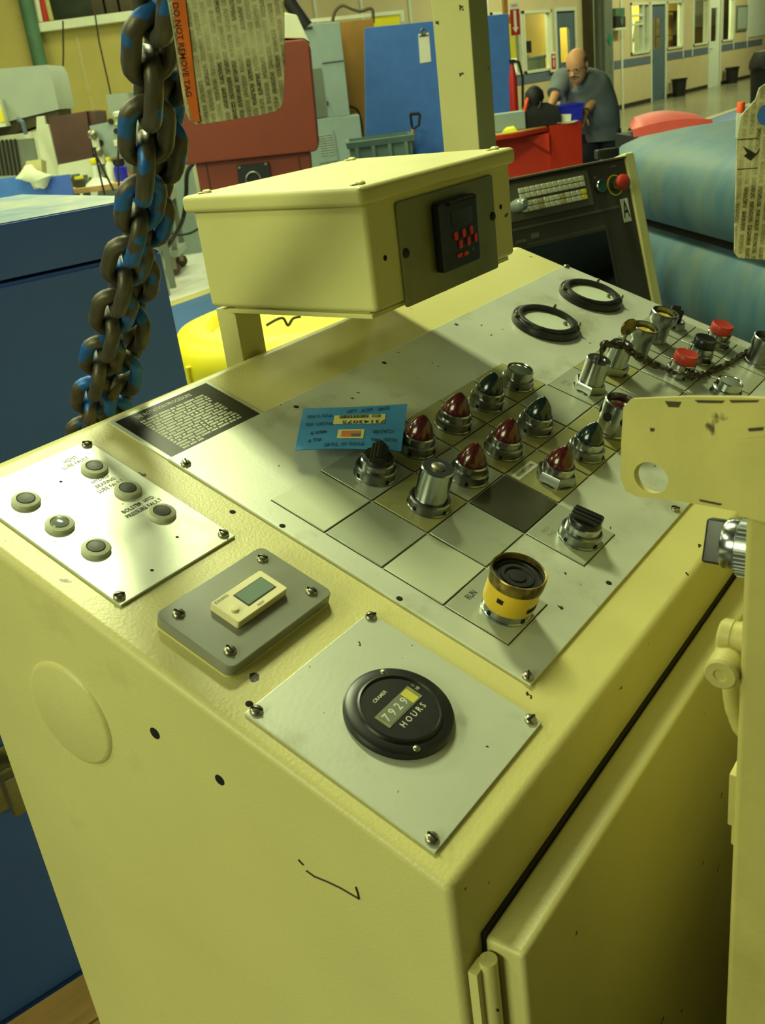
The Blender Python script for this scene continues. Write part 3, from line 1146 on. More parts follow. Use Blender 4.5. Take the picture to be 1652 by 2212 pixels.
for pts, lb in (([(204, 318), (212, 360), (226, 420)], 'black cable crossing in front of the funnel'),
                ([(206, 332), (226, 372), (246, 412)], 'thin cable slanting right across the bench front'),
                ([(268, 268), (258, 300), (255, 350), (258, 418)], 'thin black cable hanging before the valve panel')):
    b = MB()
    b.tube(smooth_path([far(a, c, 7.62) for a, c in pts]), 0.008, 6)
    single('cable', b, CABLE, lb, 'cable')
# ------------------------------------------------------------------ trolley and white machine base
f = ff(380, 8.75)
t = thing('steel_trolley', 'grey steel trolley with a rubber castor left of the display box', 'trolley', f)
xr = loc(f, 388, 560)[0]
zb = loc(f, 385, 566)[1]
zt = loc(f, 370, 452)[1]
zl = 0.16
b = MB()
b.box(xr - 0.34, xr, 0, 0.5, zl, zl + 0.06, 0.004)
put('lower_shelf', b, GREYP, t)
b = MB()
b.box(xr - 0.36, xr + 0.01, -0.02, 0.52, 0.62, 0.72, 0.006)
put('upper_shelf', b, GREYP, t)
for x, y in ((xr - 0.05, 0), (xr - 0.05, 0.45), (xr - 0.34, 0), (xr - 0.34, 0.45)):
    b = MB()
    b.box(x, x + 0.045, y, y + 0.045, zl + 0.06, 0.62)
    put('post', b, GREYD, t)
    b = MB()
    b.cyl(0.055, -0.018, 0.018, n=20)
    w_ = put('castor', b, CAST, t, T(x - 0.02, y + 0.03, 0.056, rx=PI / 2, rz=0.4))
    b = MB()
    b.box(-0.02, 0.02, 0.0, 0.085, -0.03, -0.022)
    b.box(-0.02, 0.02, 0.0, 0.085, 0.022, 0.03)
    b.box(-0.03, 0.03, 0.085, 0.1035, -0.03, 0.03)
    put('fork', b, STEEL, w_)
for i, (pts, lb) in enumerate((([(418, 352), (404, 375), (402, 420), (396, 470), (380, 505), (352, 545), (330, 556)], 'black hose looping down from the rust red machine to the trolley'),
                               ([(345, 490), (362, 500), (385, 507), (410, 504), (432, 492)], 'black cable loop lying behind the trolley post'),
                               ([(335, 530), (360, 522), (380, 505), (396, 470)], 'thin black cable beside the looping hose'))):
    b = MB()
    b.tube(smooth_path([far(a, c, 8.55 - 0.05 * i) for a, c in pts]), 0.018 if i == 0 else 0.010, 8)
    single('cable', b, CABLE, lb, 'cable')
f = ff(420, 11.0)
t = thing('white_machine_base', 'white machine body with a sloped grey guard behind the trolley', 'machine', f)
b = MB()
b.prism([loc(f, *q) for q in ((372, 360), (440, 350), (450, 440), (408, 420))], -0.5, 0.0, Matrix.Rotation(PI / 2, 4, 'X'))
put('body', b, WHITEM, t)
b = MB()
b.prism([loc(f, *q) for q in ((330, 380), (374, 378), (410, 425), (400, 470), (330, 475))], -0.4, 0.05, Matrix.Rotation(PI / 2, 4, 'X'))
put('guard', b, GREYC, t)
b = MB()
P2 = [loc(f, *q) for q in ((398, 455), (432, 448), (436, 500), (400, 505))]
P2[2] = (P2[2][0], 0)
P2[3] = (P2[3][0], 0)
b.prism(P2, -0.4, 0.02, Matrix.Rotation(PI / 2, 4, 'X'))
put('foot', b, GREYC, t)
q = loc(f, 399, 478, -0.03)
for k, m in enumerate((YDRUM, OCAP, PAPER)):
    b = MB()
    b.box(q[0] - 0.02, q[0] + 0.03, -0.03, -0.02, q[1] - 0.05 + k * 0.035, q[1] - 0.018 + k * 0.035)
    put('hazard_label', b, m, t)
b = MB()
q = loc(f, 354, 437, -0.06)
b.box(q[0] - 0.06, q[0] + 0.05, -0.065, -0.05, q[1] - 0.02, q[1] + 0.025)
put('black_label', b, BLACKM, t)

# ------------------------------------------------------------------ rust red machine
f = ff(540, 7.6)
t = thing('rust_red_machine', 'rust red machine hood with rounded corners behind the dirty tag', 'machine', f)
b = MB()
Q = [loc(f, *q) for q in ((372, 110), (655, 84), (668, 96), (688, 318), (681, 327), (386, 358))]
b.prism(Q, -0.7, 0.0, Matrix.Rotation(PI / 2, 4, 'X'), 0.012)
put('hood', b, RUST, t)
b = MB()
Q = [loc(f, *q) for q in ((430, 80), (600, 22), (640, 30), (668, 90), (655, 82))]
b.prism(Q, -0.6, -0.1, Matrix.Rotation(PI / 2, 4, 'X'), 0.01)
put('highlit_top_cover', b, WHITEM, t)  # pale colour paints in the highlight on the red hood's sloped top
b = MB()
Q = [loc(f, *q) for q in ((420, 354), (668, 328), (674, 400), (436, 440))]
b.prism(Q, -0.6, -0.05, Matrix.Rotation(PI / 2, 4, 'X'))
put('body', b, RUST, t)
b = MB()
Q = [loc(f, *q) for q in ((520, 430), (640, 410), (640, 700), (540, 700))]
Q[-1] = (Q[-1][0], 0)
Q[-2] = (Q[-2][0], 0)
b.prism(Q, -0.5, -0.12, Matrix.Rotation(PI / 2, 4, 'X'))
put('pedestal', b, RUST, t)
for a in (443, 645):
    q = loc(f, a, 345, 0.05)
    b = MB()
    b.box(q[0] - 0.004, q[0] + 0.004, 0.044, 0.05, q[1] - 0.28, q[1] + 0.02)
    put('seam', b, DARKB, t)
b = MB()
Q = [loc(f, *q, 0.05) for q in ((512, 357), (580, 349), (584, 378), (586, 420), (518, 428))]
b.prism(Q, -0.05, -0.02, Matrix.Rotation(PI / 2, 4, 'X'))
put('speaker_panel', b, BLACKM, t)
q = loc(f, 548, 388, 0.02)
b = MB()
b.tube([(q[0] + 0.055 * math.cos(a), 0.012, q[1] + 0.055 * math.sin(a)) for a in [k * PI / 12 for k in range(24)]], 0.007, 6, closed=True)
put('speaker_ring', b, STEEL, t)
for a, c in ((517, 362), (574, 354)):
    q = loc(f, a, c, 0.02)
    b = MB()
    b.cyl(0.010, 0, 0.01, n=10)
    put('bolt', b, STEEL, t, T(q[0], 0.02, q[1], rx=PI / 2))
b = MB()
b.tube(smooth_path([far(a, c, 8.6) for a, c in ((612, -20), (630, 12), (648, 38), (662, 58))]), 0.055, 10)
single('ribbed_hose', b, BLACKM, 'thick black ribbed hose curving above the rust red machine', 'hose')

# ------------------------------------------------------------------ grey electrical cabinet, ochre board, blue board, tub
f = ff(710, 10.5)
t = thing('electrical_cabinet', 'tall grey electrical cabinet with a louvred base between rust machine and ochre board', 'cabinet', f)
b = MB()
Q = [loc(f, *q) for q in ((625, 55), (734, 47), (756, 250), (660, 262))]
b.prism(Q, -0.6, 0.0, Matrix.Rotation(PI / 2, 4, 'X'), 0.008)
put('upper_case', b, GREYC, t)
b = MB()
Q = [loc(f, *q) for q in ((650, 262), (776, 248), (786, 330), (786, 700), (660, 700))]
Q[-1] = (Q[-1][0], 0)
Q[-2] = (Q[-2][0], 0)
b.prism(Q, -0.6, 0.03, Matrix.Rotation(PI / 2, 4, 'X'), 0.008)
put('lower_case', b, GREYC, t)
b = MB()
Q = [loc(f, *q) for q in ((672, 150), (693, 147), (706, 250), (680, 256))]
b.prism(Q, 0.0, 0.012, Matrix.Rotation(PI / 2, 4, 'X'))
put('door_inset', b, GREYD, t)
b = MB()
Q = [loc(f, *q) for q in ((696, 136), (742, 130), (742, 132), (696, 138))]
b.prism(Q, 0.0, 0.01, Matrix.Rotation(PI / 2, 4, 'X'))
Q = [loc(f, *q) for q in ((645, 61), (674, 57), (674, 62), (645, 66))]
b.prism(Q, 0.0, 0.02, Matrix.Rotation(PI / 2, 4, 'X'))
put('seam', b, DARKB, t)
b = MB()
Q = [loc(f, *q) for q in ((678, 288), (719, 281), (730, 345), (690, 352))]
b.prism(Q, 0.03, 0.045, Matrix.Rotation(PI / 2, 4, 'X'))
lp = put('louvre_panel', b, GREYC, t)
for k in range(9):
    for c in (0, 1):
        b = MB()
        q0 = loc(f, 685 + k * 1.0 + c * 17, 293 + k * 5.2 - c * 2.5, -0.045)
        b.box(q0[0], q0[0] + 0.062, -0.055, -0.045, q0[1] - 0.010, q0[1] + 0.004)
        put('louvre', b, GREYP, lp)
q = loc(f, 707, 223)
b = MB()
b.box(q[0] - 0.006, q[0] + 0.006, -0.03, 0.0, q[1] - 0.02, q[1] + 0.02)
put('latch', b, BLACKM, t)
f = ff(770, 11.3)
b = MB()
Q = [loc(f, *q) for q in ((732, 48), (806, 40), (830, 290), (830, 700), (740, 700))]
Q[-1] = (Q[-1][0], 0)
Q[-2] = (Q[-2][0], 0)
b.prism(Q, -0.06, 0.0, Matrix.Rotation(PI / 2, 4, 'X'), 0.004)
single('ochre_board', b, OCHRE, 'tall ochre brown board standing between the grey cabinet and the blue board', 'board', f)
b = MB()
Q = [loc(f, *q, -0.09) for q in ((745, 228), (770, 236), (780, 262), (783, 296))]
b.tube(smooth_path([(x, -0.09, z) for x, z in Q]), 0.012, 6)
single('cable', b, CABLE, 'short black cable curving against the ochre board', 'cable', f)
f = ff(940, 9.6)
t = thing('blue_board', 'large flat blue board with a clipped paper behind the cream post', 'board', f)
b = MB()
Q = [loc(f, *q) for q in ((787, 60), (1097, 29), (1112, 330), (1112, 700), (815, 700))]
Q[-1] = (Q[-1][0], 0)
Q[-2] = (Q[-2][0], 0)
b.prism(Q, -0.05, 0.0, Matrix.Rotation(PI / 2, 4, 'X'), 0.006)
put('panel', b, BLUEB, t)
b = MB()
Q = [loc(f, *q) for q in ((903, 74), (926, 70), (931, 133), (907, 137))]
b.prism(Q, 0.0, 0.006, Matrix.Rotation(PI / 2, 4, 'X'))
put('paper', b, PAPER, t)
q0, q1 = loc(f, 905, 77), loc(f, 925, 76)
b = MB()
b.box(q0[0], q1[0], -0.010, -0.006, q0[1] - 0.012, q0[1] - 0.002)
put('lettering', b, INK, t)
b = MB()
q = loc(f, 913, 67)
b.tube([(q[0] + 0.018 * math.cos(a), -0.015, q[1] + 0.02 * math.sin(a)) for a in [k * PI / 6 for k in range(12)]], 0.005, 6, closed=True)
b.box(q[0] - 0.02, q[0] + 0.02, -0.02, 0.0, q[1] - 0.03, q[1] - 0.015)
put('clip', b, STEEL, t)
f = ff(1103, 10.6)
b = MB()
q0, q1 = loc(f, 1088, 0), loc(f, 1103, 120)
b.box(q0[0], q1[0], 0, 0.12, 0, 2.5)
b.box(q0[0] - 0.02, q1[0] + 0.02, -0.02, 0.14, 0, 0.02)
single('brown_post', b, OCHRE, 'narrow brown post between the blue board and the arrow sign', 'post', f)
f = ff(1107, 9.3)
t = thing('fire_extinguisher', 'red fire extinguisher with a black hose beside the blue board', 'extinguisher', f)
z = loc(f, 1112, 262)[1]
b = MB()
b.lathe([(0, 0), (0.032, 0.01), (0.036, 0.04), (0.036, 0.36), (0.026, 0.41), (0.015, 0.48), (0, 0.48)], 18)
put('cylinder', b, SREDS, t, T(0, 0, z))
b = MB()
b.box(-0.02, 0.02, -0.03, 0.03, 0.48, 0.51)
put('valve', b, BLACKM, t, T(0, 0, z))
b = MB()
b.tube([(0.01, 0, 0.50), (0.06, -0.01, 0.48), (0.085, -0.01, 0.35), (0.075, 0, 0.1)], 0.012, 8)
put('hose', b, BLACKM, t, T(0, 0, z))
b = MB()
b.box(-0.04, 0.04, -0.04, 0.06, -0.02, 0.0)
b.box(-0.03, 0.03, 0.04, 0.07, -z, 0.2)
put('stand', b, SREDS, t, T(0, 0, z))

f = ff(825, 8.9)
t = thing('scrap_tub', 'grey green plastic tub holding a shovel in front of the blue board', 'tub', f)
q0, q1 = loc(f, 752, 320), loc(f, 893, 300)
zr = loc(f, 822, 300)[1]
b = MB()
xm = (q0[0] + q1[0]) / 2
hw = (q1[0] - q0[0]) / 2
ring = lambda w_, d_, z_: [(xm - w_, 0.31 - d_ * 0.8, z_), (xm + w_, 0.31 - d_ * 0.8, z_), (xm + w_, 0.31 + d_ * 0.8, z_), (xm - w_, 0.31 + d_ * 0.8, z_)]
b.loft([ring(hw * 0.8, 0.28, 0.02), ring(hw * 0.97, 0.36, zr), ring(hw * 0.92, 0.33, zr), ring(hw * 0.76, 0.25, 0.06)])
put('body', b, TUBG, t)
b = MB()
b.loft([ring(hw * 1.03, 0.38, zr - 0.05), ring(hw * 1.05, 0.40, zr), ring(hw * 0.93, 0.34, zr + 0.005), ring(hw * 0.93, 0.34, zr - 0.05)])
put('rim', b, TUBG, t)
for k in range(4):
    b = MB()
    x = xm - hw * 0.8 + k * hw * 0.5
    b.box(x, x + 0.03, -0.035, 0.05, 0.1, zr - 0.05)
    put('rib', b, TUBG, t)
t = thing('shovel', 'shovel with a black D shaped grip leaning out of the grey green tub', 'shovel', f)
q = loc(f, 896, 245, 0.35)
qb = loc(f, 886, 285, 0.35)
b = MB()
ang = math.atan2(q[0] - qb[0], q[1] - qb[1])
b.tube([(q[0] + 0.004 - 0.045, 0.35, q[1]), (q[0] - 0.038, 0.35, q[1] - 0.10), (q[0] - 0.03, 0.35, q[1] - 0.13), (q[0] + 0.025, 0.35, q[1] - 0.10), (q[0] + 0.045, 0.35, q[1] - 0.01)], 0.012, 8)
b.tube([(q[0] - 0.045, 0.35, q[1]), (q[0] + 0.045, 0.35, q[1] - 0.005)], 0.014, 8)
put('grip', b, BLACKM, t)
b = MB()
b.tube([(q[0] - 0.03, 0.35, q[1] - 0.13), (q[0] - 0.12, 0.35, q[1] - 0.55)], 0.016, 8)
put('shaft', b, WOODP, t)
b = MB()
b.prism([(-0.08, 0), (0.08, 0), (0.07, -0.2), (0, -0.27), (-0.07, -0.2)], -0.003, 0.003, T(q[0] - 0.13, 0.35, q[1] - 0.54, rx=PI / 2))
put('blade', b, STEEL, t)

# upper window frame and cable on the back wall
f = ff(740, 12.4)
t = thing('wall_frame', 'pale window frame with a yellow pane above the ochre board', 'frame', f)
b = MB()
Q = [loc(f, *q) for q in ((640, 44), (872, 21), (874, 46), (866, 47), (865, 30), (640, 52))]
b.prism(Q, -0.05, 0.0, Matrix.Rotation(PI / 2, 4, 'X'))
put('frame', b, TRIM, t)
b = MB()
Q = [loc(f, *q) for q in ((800, 37), (862, 31), (865, 60), (802, 66))]
b.prism(Q, -0.04, -0.02, Matrix.Rotation(PI / 2, 4, 'X'))
put('pane', b, YDRUM, t)
b = MB()
b.tube(smooth_path([far(a, c, 12.0) for a, c in ((718, 46), (724, 24), (740, 12), (762, 20), (780, 24), (803, 19), (806, 50))]), 0.018, 8)
single('conduit', b, CONDU, 'bent brown conduit arching above the grey cabinet', 'conduit')

# ------------------------------------------------------------------ yellow drum
p = far(640, 720, 2.75)
f = Fr((p.x, p.y, 0.09), RH, FH, (0, 0, 1))
t = thing('yellow_drum', 'bright yellow plastic drum with a moulded screw lid behind the console', 'drum', f)
b = MB()
b.lathe([(0, -0.09), (0.30, -0.09), (0.33, -0.06), (0.34, 0.5), (0.345, 0.58)], 48)
put('body', b, YDRUM, t)
b = MB()
b.lathe([(0.345, 0.57), (0.362, 0.575), (0.365, 0.62), (0.355, 0.66), (0.33, 0.69), (0.30, 0.70), (0.255, 0.70), (0.245, 0.69), (0.235, 0.672), (0.20, 0.668), (0, 0.668)], 56)
put('lid', b, YDRUM, t)
b = MB()
for k in range(14):
    a = 2 * PI * k / 14
    b.box(-0.008, 0.008, -0.01, 0.01, 0.58, 0.64, 0.003, 1, Matrix.Rotation(a, 4, 'Z') @ Matrix.Translation((0, -0.362, 0)))
put('lid_ribs', b, YDRUM, t, kind='stuff')
b = MB()
b.tube(smooth_path([far(a, c, 2.62) for a, c in ((575, 703), (598, 690), (612, 688), (622, 703), (633, 688), (650, 684))]), 0.004, 8)
single('hook_strap', b, CABLE, 'small black strap hook lying on the yellow drum lid under the display box', 'strap')

# ------------------------------------------------------------------ red bench, its load and the man
f = ff(1190, 8.1)
t = thing('red_cabinet', 'red enamelled workstation with a projecting counter in front of the man', 'cabinet', f)
zt = 0.878
x0, x1, x2 = loc(f, 1060, 330)[0], loc(f, 1188, 300)[0], loc(f, 1260, 300)[0]
b = MB()
b.box(x0 - 0.15, x1, 0.0, 0.3, 0, zt - 0.04, 0.004)
put('left_case', b, REDP, t)
b = MB()
b.prism([(x1, -0.02), (x2, 0.06), (x2, 0.32), (x1, 0.32)], 0, zt)
put('end_panel', b, REDP, t)
b = MB()
b.prism([(x0 - 0.15, -0.30), (x0 + 0.12, -0.28), (x0 + 0.30, -0.16), (x1 - 0.02, -0.03), (x1 - 0.02, 0.3), (x0 - 0.15, 0.3)], zt - 0.035, zt - 0.005)
put('counter', b, REDP, t)
b = MB()
b.prism([(x0 - 0.13, -0.28), (x0 + 0.11, -0.26), (x0 + 0.29, -0.14), (x1 - 0.03, -0.01), (x1 - 0.03, 0.29), (x0 - 0.13, 0.29)], zt - 0.005, zt)
put('counter_top', b, WOODP, t)
b = MB()
b.prism([(0, 0), (0.2, 0), (0.2, -0.14)], -0.01, 0.01, T(x1 - 0.22, -0.05, zt - 0.05, rx=PI / 2))
put('bracket', b, REDP, t)


def ontop(a, dy, z=zt):
    return Fr(f.at(loc(f, a, 262, dy)[0], dy, z + 0.0008), RH, FH, (0, 0, 1))


b = MB()
b.box(-0.135, 0.125, -0.06, 0.09, 0, 0.135, 0.008)
gb = single('grey_box', b, GREYC, 'grey metal box at the left of the red counter', 'box', ontop(1098, 0.05))
b = MB()
b.loft([[(-0.07, -0.05, 0), (0.06, -0.05, 0), (0.07, 0.04, 0), (-0.05, 0.05, 0)], [(-0.05, -0.04, 0.02), (0.04, -0.045, 0.03), (0.05, 0.03, 0.035), (-0.03, 0.04, 0.025)], [(-0.02, -0.02, 0.03), (0.03, -0.03, 0.045), (0.03, 0.02, 0.04), (-0.01, 0.02, 0.04)]])
single('yellow_rag', b, YRAG, 'bright yellow cloth in front of the grey box on the red counter', 'rag', ontop(1098, -0.16))
t = thing('work_bag', 'black work bag with orange straps and a headset bulge on the red cabinet', 'bag', ontop(1166, 0.10))
b = MB()
b.loft([[(-0.15, -0.08, 0), (0.15, -0.08, 0), (0.15, 0.10, 0), (-0.15, 0.10, 0)], [(-0.155, -0.085, 0.08), (0.155, -0.085, 0.08), (0.155, 0.105, 0.08), (-0.155, 0.105, 0.08)],
        [(-0.12, -0.07, 0.14), (0.13, -0.07, 0.13), (0.13, 0.09, 0.13), (-0.12, 0.09, 0.14)], [(-0.08, -0.04, 0.18), (0.06, -0.04, 0.17), (0.06, 0.06, 0.17), (-0.08, 0.06, 0.18)]])
put('body', b, BLACKM, t)
b = MB()
b.lathe([(0, -0.075), (0.05, -0.06), (0.078, 0), (0.07, 0.05), (0.035, 0.085), (0, 0.10)], 18, (-0.035, 0, 0.21))
put('hood', b, BLACKM, t)
b = MB()
b.tube(smooth_path([(-0.13, -0.06, 0.12), (-0.12, -0.07, 0.17), (-0.10, -0.06, 0.22)]), 0.014, 8)
put('orange_strap', b, OCAP, t)
b = MB()
b.tube(smooth_path([(-0.02, -0.075, 0.14), (-0.01, -0.08, 0.16), (0.0, -0.075, 0.185)]), 0.006, 6)
put('clip', b, STEEL, t)
t = thing('blue_bin', 'royal blue plastic bin beside the man on the red cabinet', 'bin', ontop(1228, 0.20))
b = MB()
rg = lambda w_, d_, z_: [(-w_, -d_, z_), (w_, -d_, z_), (w_, d_, z_), (-w_, d_, z_)]
b.loft([rg(0.085, 0.09, 0), rg(0.10, 0.105, 0.13), rg(0.092, 0.097, 0.13), rg(0.078, 0.083, 0.01)])
put('body', b, BLUEP, t)
b = MB()
b.loft([rg(0.102, 0.107, 0.115), rg(0.106, 0.111, 0.13), rg(0.096, 0.10, 0.132), rg(0.096, 0.10, 0.12)])
put('rim', b, BLUEP, t)
t = thing('paper_stack', 'loose pile of white papers before the blue bin', 'papers', ontop(1218, 0.07))
for k in range(3):
    b = MB()
    b.box(-0.09, 0.08, -0.05, 0.05, 0.004 * k, 0.004 * k + 0.003)
    put('sheet', b, PAPER, t, T(0.01 * k, 0, 0, rz=0.15 * (k - 1)))
b = MB()
b.loft([[(-0.06, -0.02, 0.012), (0.05, -0.02, 0.012), (0.06, 0.0, 0.06), (-0.05, 0.0, 0.07)], [(-0.06, 0.03, 0.012), (0.05, 0.03, 0.012), (0.055, 0.015, 0.062), (-0.045, 0.015, 0.072)]])
put('folded_sheet', b, PAPER, t)


# the man
MF = ff(1250, 8.62)


def mp_(a, c, dy=0.0):
    x, z = loc(MF, a, c, dy)
    return V((x, dy, z))


def skinned(name, pts, edges, rads, m, parent, root=0, sub=2):
    me = bpy.data.meshes.new(name)
    me.from_pydata([tuple(p) for p in pts], edges, [])
    o = put(name, me, m, parent)
    md = o.modifiers.new('skin', 'SKIN')
    md.use_smooth_shade = True
    for i, v in enumerate(me.skin_vertices[0].data):
        r = rads[i]
        v.radius = (r, r) if not isinstance(r, tuple) else r
        v.use_root = (i == root)
    s = o.modifiers.new('sub', 'SUBSURF')
    s.levels = s.render_levels = sub
    return o


man = thing('person', 'bald man in a grey shirt and dark trousers leaning over the red cabinet', 'person', MF)
pel = mp_(1292, 276, 0.05)
pel.z = 0.80
belly = mp_(1284, 235, 0.0)
chest = mp_(1264, 190, -0.10)
neck = mp_(1252, 168, -0.20)
headb = mp_(1247, 152, -0.26)
rs, re_, rw, rh = mp_(1216, 170, -0.12), mp_(1199, 206, -0.22), mp_(1190, 228, -0.30), mp_(1186, 238, -0.33)
ls, le, lw, lh = mp_(1284, 166, -0.10), mp_(1285, 212, -0.14), mp_(1264, 244, -0.27), mp_(1258, 256, -0.31)
hr, hl = pel + V((-0.09, 0, -0.06)), pel + V((0.09, 0, -0.06))
kr, kl = V((pel.x - 0.12, -0.05, 0.46)), V((pel.x + 0.12, 0.02, 0.46))
ar, al = V((pel.x - 0.13, 0.10, 0.08)), V((pel.x + 0.14, 0.14, 0.08))
tr, tl = ar + V((-0.02, -0.17, -0.045)), al + V((0.02, -0.17, -0.045))
pts = [pel, belly, chest, neck, headb, rs, re_, rw, rh, ls, le, lw, lh, hr, kr, ar, tr, hl, kl, al, tl]
edges = [(0, 1), (1, 2), (2, 3), (3, 4), (2, 5), (5, 6), (6, 7), (7, 8), (2, 9), (9, 10), (10, 11), (11, 12), (0, 13), (13, 14), (14, 15), (15, 16), (0, 17), (17, 18), (18, 19), (19, 20)]
rads = [0.10, 0.11, 0.10, 0.055, 0.055, 0.055, 0.043, 0.031, 0.028, 0.055, 0.044, 0.031, 0.028, 0.07, 0.055, 0.04, 0.035, 0.07, 0.055, 0.04, 0.035]
# five fingers per hand
for hand, wrist, sgn, base in ((rh, rw, 1, 8), (lh, lw, -1, 12)):
    d = (hand - wrist).normalized()
    side = d.cross(V((0, -1, 0))).normalized() * sgn
    for k, (o_, L_) in enumerate(((-0.030, 0.055), (-0.010, 0.07), (0.010, 0.075), (0.030, 0.062), (0.045, 0.04))):
        i0 = len(pts)
        root_ = hand + side * o_ * 0.8 + d * (0.015 if k < 4 else -0.02)
        dd = d if k < 4 else (d * 0.5 + side * 0.8).normalized()
        pts += [root_, root_ + dd * L_ * 0.55 + V((0, -0.006, 0)), root_ + dd * L_ + V((0, 0.008, -0.012))]
        edges += [(base, i0), (i0, i0 + 1), (i0 + 1, i0 + 2)]
        rads += [0.0105, 0.0095, 0.0085]
skinned('body', pts, edges, rads, SKIN, man)
# head
hc = mp_(1246, 141, -0.30)
b = MB()
R = []
for k, (z, rx, ry, oy) in enumerate(((-0.118, 0.030, 0.030, -0.045), (-0.105, 0.048, 0.050, -0.035), (-0.075, 0.064, 0.070, -0.02), (-0.035, 0.072, 0.086, -0.005), (0.0, 0.076, 0.094, 0.0),
                                     (0.04, 0.078, 0.097, 0.005), (0.075, 0.070, 0.088, 0.008), (0.10, 0.052, 0.066, 0.010), (0.115, 0.028, 0.036, 0.010), (0.120, 0.006, 0.008, 0.010))):
    R.append([(rx * math.cos(2 * PI * i / 20), oy + ry * math.sin(2 * PI * i / 20), z) for i in range(20)])
b.loft(R)
b.loft([[(-0.008, -0.09, 0.015), (0.008, -0.09, 0.015), (0.008, -0.07, 0.015), (-0.008, -0.07, 0.015)],
        [(-0.017, -0.112, -0.028), (0.017, -0.112, -0.028), (0.017, -0.07, -0.03), (-0.017, -0.07, -0.03)],
        [(-0.014, -0.085, -0.040), (0.014, -0.085, -0.040), (0.014, -0.07, -0.04), (-0.014, -0.07, -0.04)]])
for s_ in (-1, 1):
    b.lathe([(0, 0.012), (0.012, 0.010), (0.022, 0.0), (0.016, -0.008), (0, -0.008)], 12, (0, 0, 0), T(s_ * 0.078, 0.012, -0.005, rx=PI / 2 * 0.0, ry=s_ * PI / 2 * 0.9) @ Matrix.Diagonal((1.5, 0.9, 1, 1)))
HM = Matrix.Translation(hc) @ Matrix.Rotation(-0.72, 4, 'Z') @ Matrix.Rotation(0.42, 4, 'X')
hd = put('head', b, SKIN, man, HM)
for s_ in (-1, 1):
    b = MB()
    b.lathe([(0, 0.009), (0.006, 0.006), (0.010, 0), (0, -0.004)], 10, (0, 0, 0), T(s_ * 0.032, -0.083, 0.004, rx=PI / 2))
    put('eye', b, DARKB, hd)
b = MB()
for s_ in (-1, 1):
    b.tube([(s_ * 0.032 + 0.024 * math.cos(a), -0.095, 0.003 + 0.017 * math.sin(a)) for a in [k * PI / 6 for k in range(12)]], 0.0025, 6, closed=True)
    b.tube([(s_ * 0.056, -0.093, 0.008), (s_ * 0.078, -0.05, 0.01), (s_ * 0.082, 0.02, 0.005)], 0.0025, 6)
b.tube([(-0.008, -0.097, 0.006), (0.008, -0.097, 0.006)], 0.0025, 6)
put('glasses', b, GREYD, hd)
b = MB()
b.tube(smooth_path([(-0.034, -0.072, -0.064), (-0.02, -0.085, -0.052), (0, -0.09, -0.049), (0.02, -0.085, -0.052), (0.034, -0.072, -0.064)]), 0.008, 8)
put('moustache', b, HAIR, hd)
b = MB()
b.tube([(-0.018, -0.083, -0.072), (0, -0.088, -0.070), (0.018, -0.083, -0.072)], 0.005, 6)
put('mouth', b, REDL, hd)
b = MB()
R = []
for z, rx, ry in ((-0.055, 0.066, 0.084), (-0.02, 0.078, 0.098), (0.02, 0.082, 0.104), (0.05, 0.076, 0.098)):
    R.append([((rx) * math.cos(a), 0.004 + ry * math.sin(a), z) for a in [math.radians(-12 + 204 * i / 15) for i in range(16)]])
b.loft(R, cap=False, closed=False)
put('hair', b, HAIR, hd)
# shirt and trousers over the body
def limb(bb, pts_, rad, n=18):
    """smooth tube whose rings are wider across than deep"""
    k = 5
    P = smooth_path(pts_, k)
    rr = smooth_path([V((a, c, 0)) for a, c in rad], k)
    rings = []
    for i_, q in enumerate(P):
        tg = (P[min(i_ + 1, len(P) - 1)] - P[max(i_ - 1, 0)]).normalized()
        xx = (V((1, 0, 0)) - tg * tg.x)
        xx = xx.normalized() if xx.length > 0.2 else V((0, 0, 1))
        yy = tg.cross(xx)
        rings.append([q + xx * rr[i_].x * math.cos(2 * PI * j / n) + yy * rr[i_].y * math.sin(2 * PI * j / n) for j in range(n)])
    bb.loft(rings)


b = MB()
limb(b, [pel + V((0, 0, -0.13)), pel, belly, chest + V((0, 0.0, 0.0)), chest.lerp(neck, 0.75), neck + V((0, 0.01, -0.005))],
     [(0.175, 0.15), (0.185, 0.165), (0.195, 0.175), (0.195, 0.14), (0.125, 0.10), (0.066, 0.066)])
for a_, c_ in ((rs, re_), (ls, le)):
    limb(b, [chest.lerp(a_, 0.35), a_ + V((0, 0, 0.0)), a_.lerp(c_, 0.5), a_.lerp(c_, 0.95)], [(0.08, 0.09), (0.085, 0.085), (0.078, 0.078), (0.074, 0.074)])
put('shirt', b, SHIRT, man)
b = MB()
limb(b, [pel + V((0, 0, 0.03)), pel + V((0, 0, -0.12))], [(0.165, 0.145), (0.16, 0.14)])
for a_, k_, e_ in ((hr, kr, ar), (hl, kl, al)):
    limb(b, [a_ + V((0, 0, 0.02)), a_ + V((0, 0, -0.10)), k_, e_ + V((0, 0, -0.03))], [(0.10, 0.11), (0.11, 0.12), (0.085, 0.09), (0.085, 0.09)])
put('trousers', b, TROUS, man)
for a_, t_ in ((ar, tr), (al, tl)):
    b = MB()
    b.loft([[(a_.x - 0.045, a_.y + 0.06, z), (a_.x + 0.045, a_.y + 0.06, z), (t_.x + 0.045, t_.y - 0.03, z), (t_.x - 0.045, t_.y - 0.03, z)] if z < 0.05 else
            [(a_.x - 0.04, a_.y + 0.05, z), (a_.x + 0.04, a_.y + 0.05, z), (a_.x + 0.04, a_.y - 0.06, z), (a_.x - 0.04, a_.y - 0.06, z)] for z in (0.0, 0.04, 0.10)])
    put('shoe', b, BLACKM, man)
b = MB()
d = (lw - le).normalized()
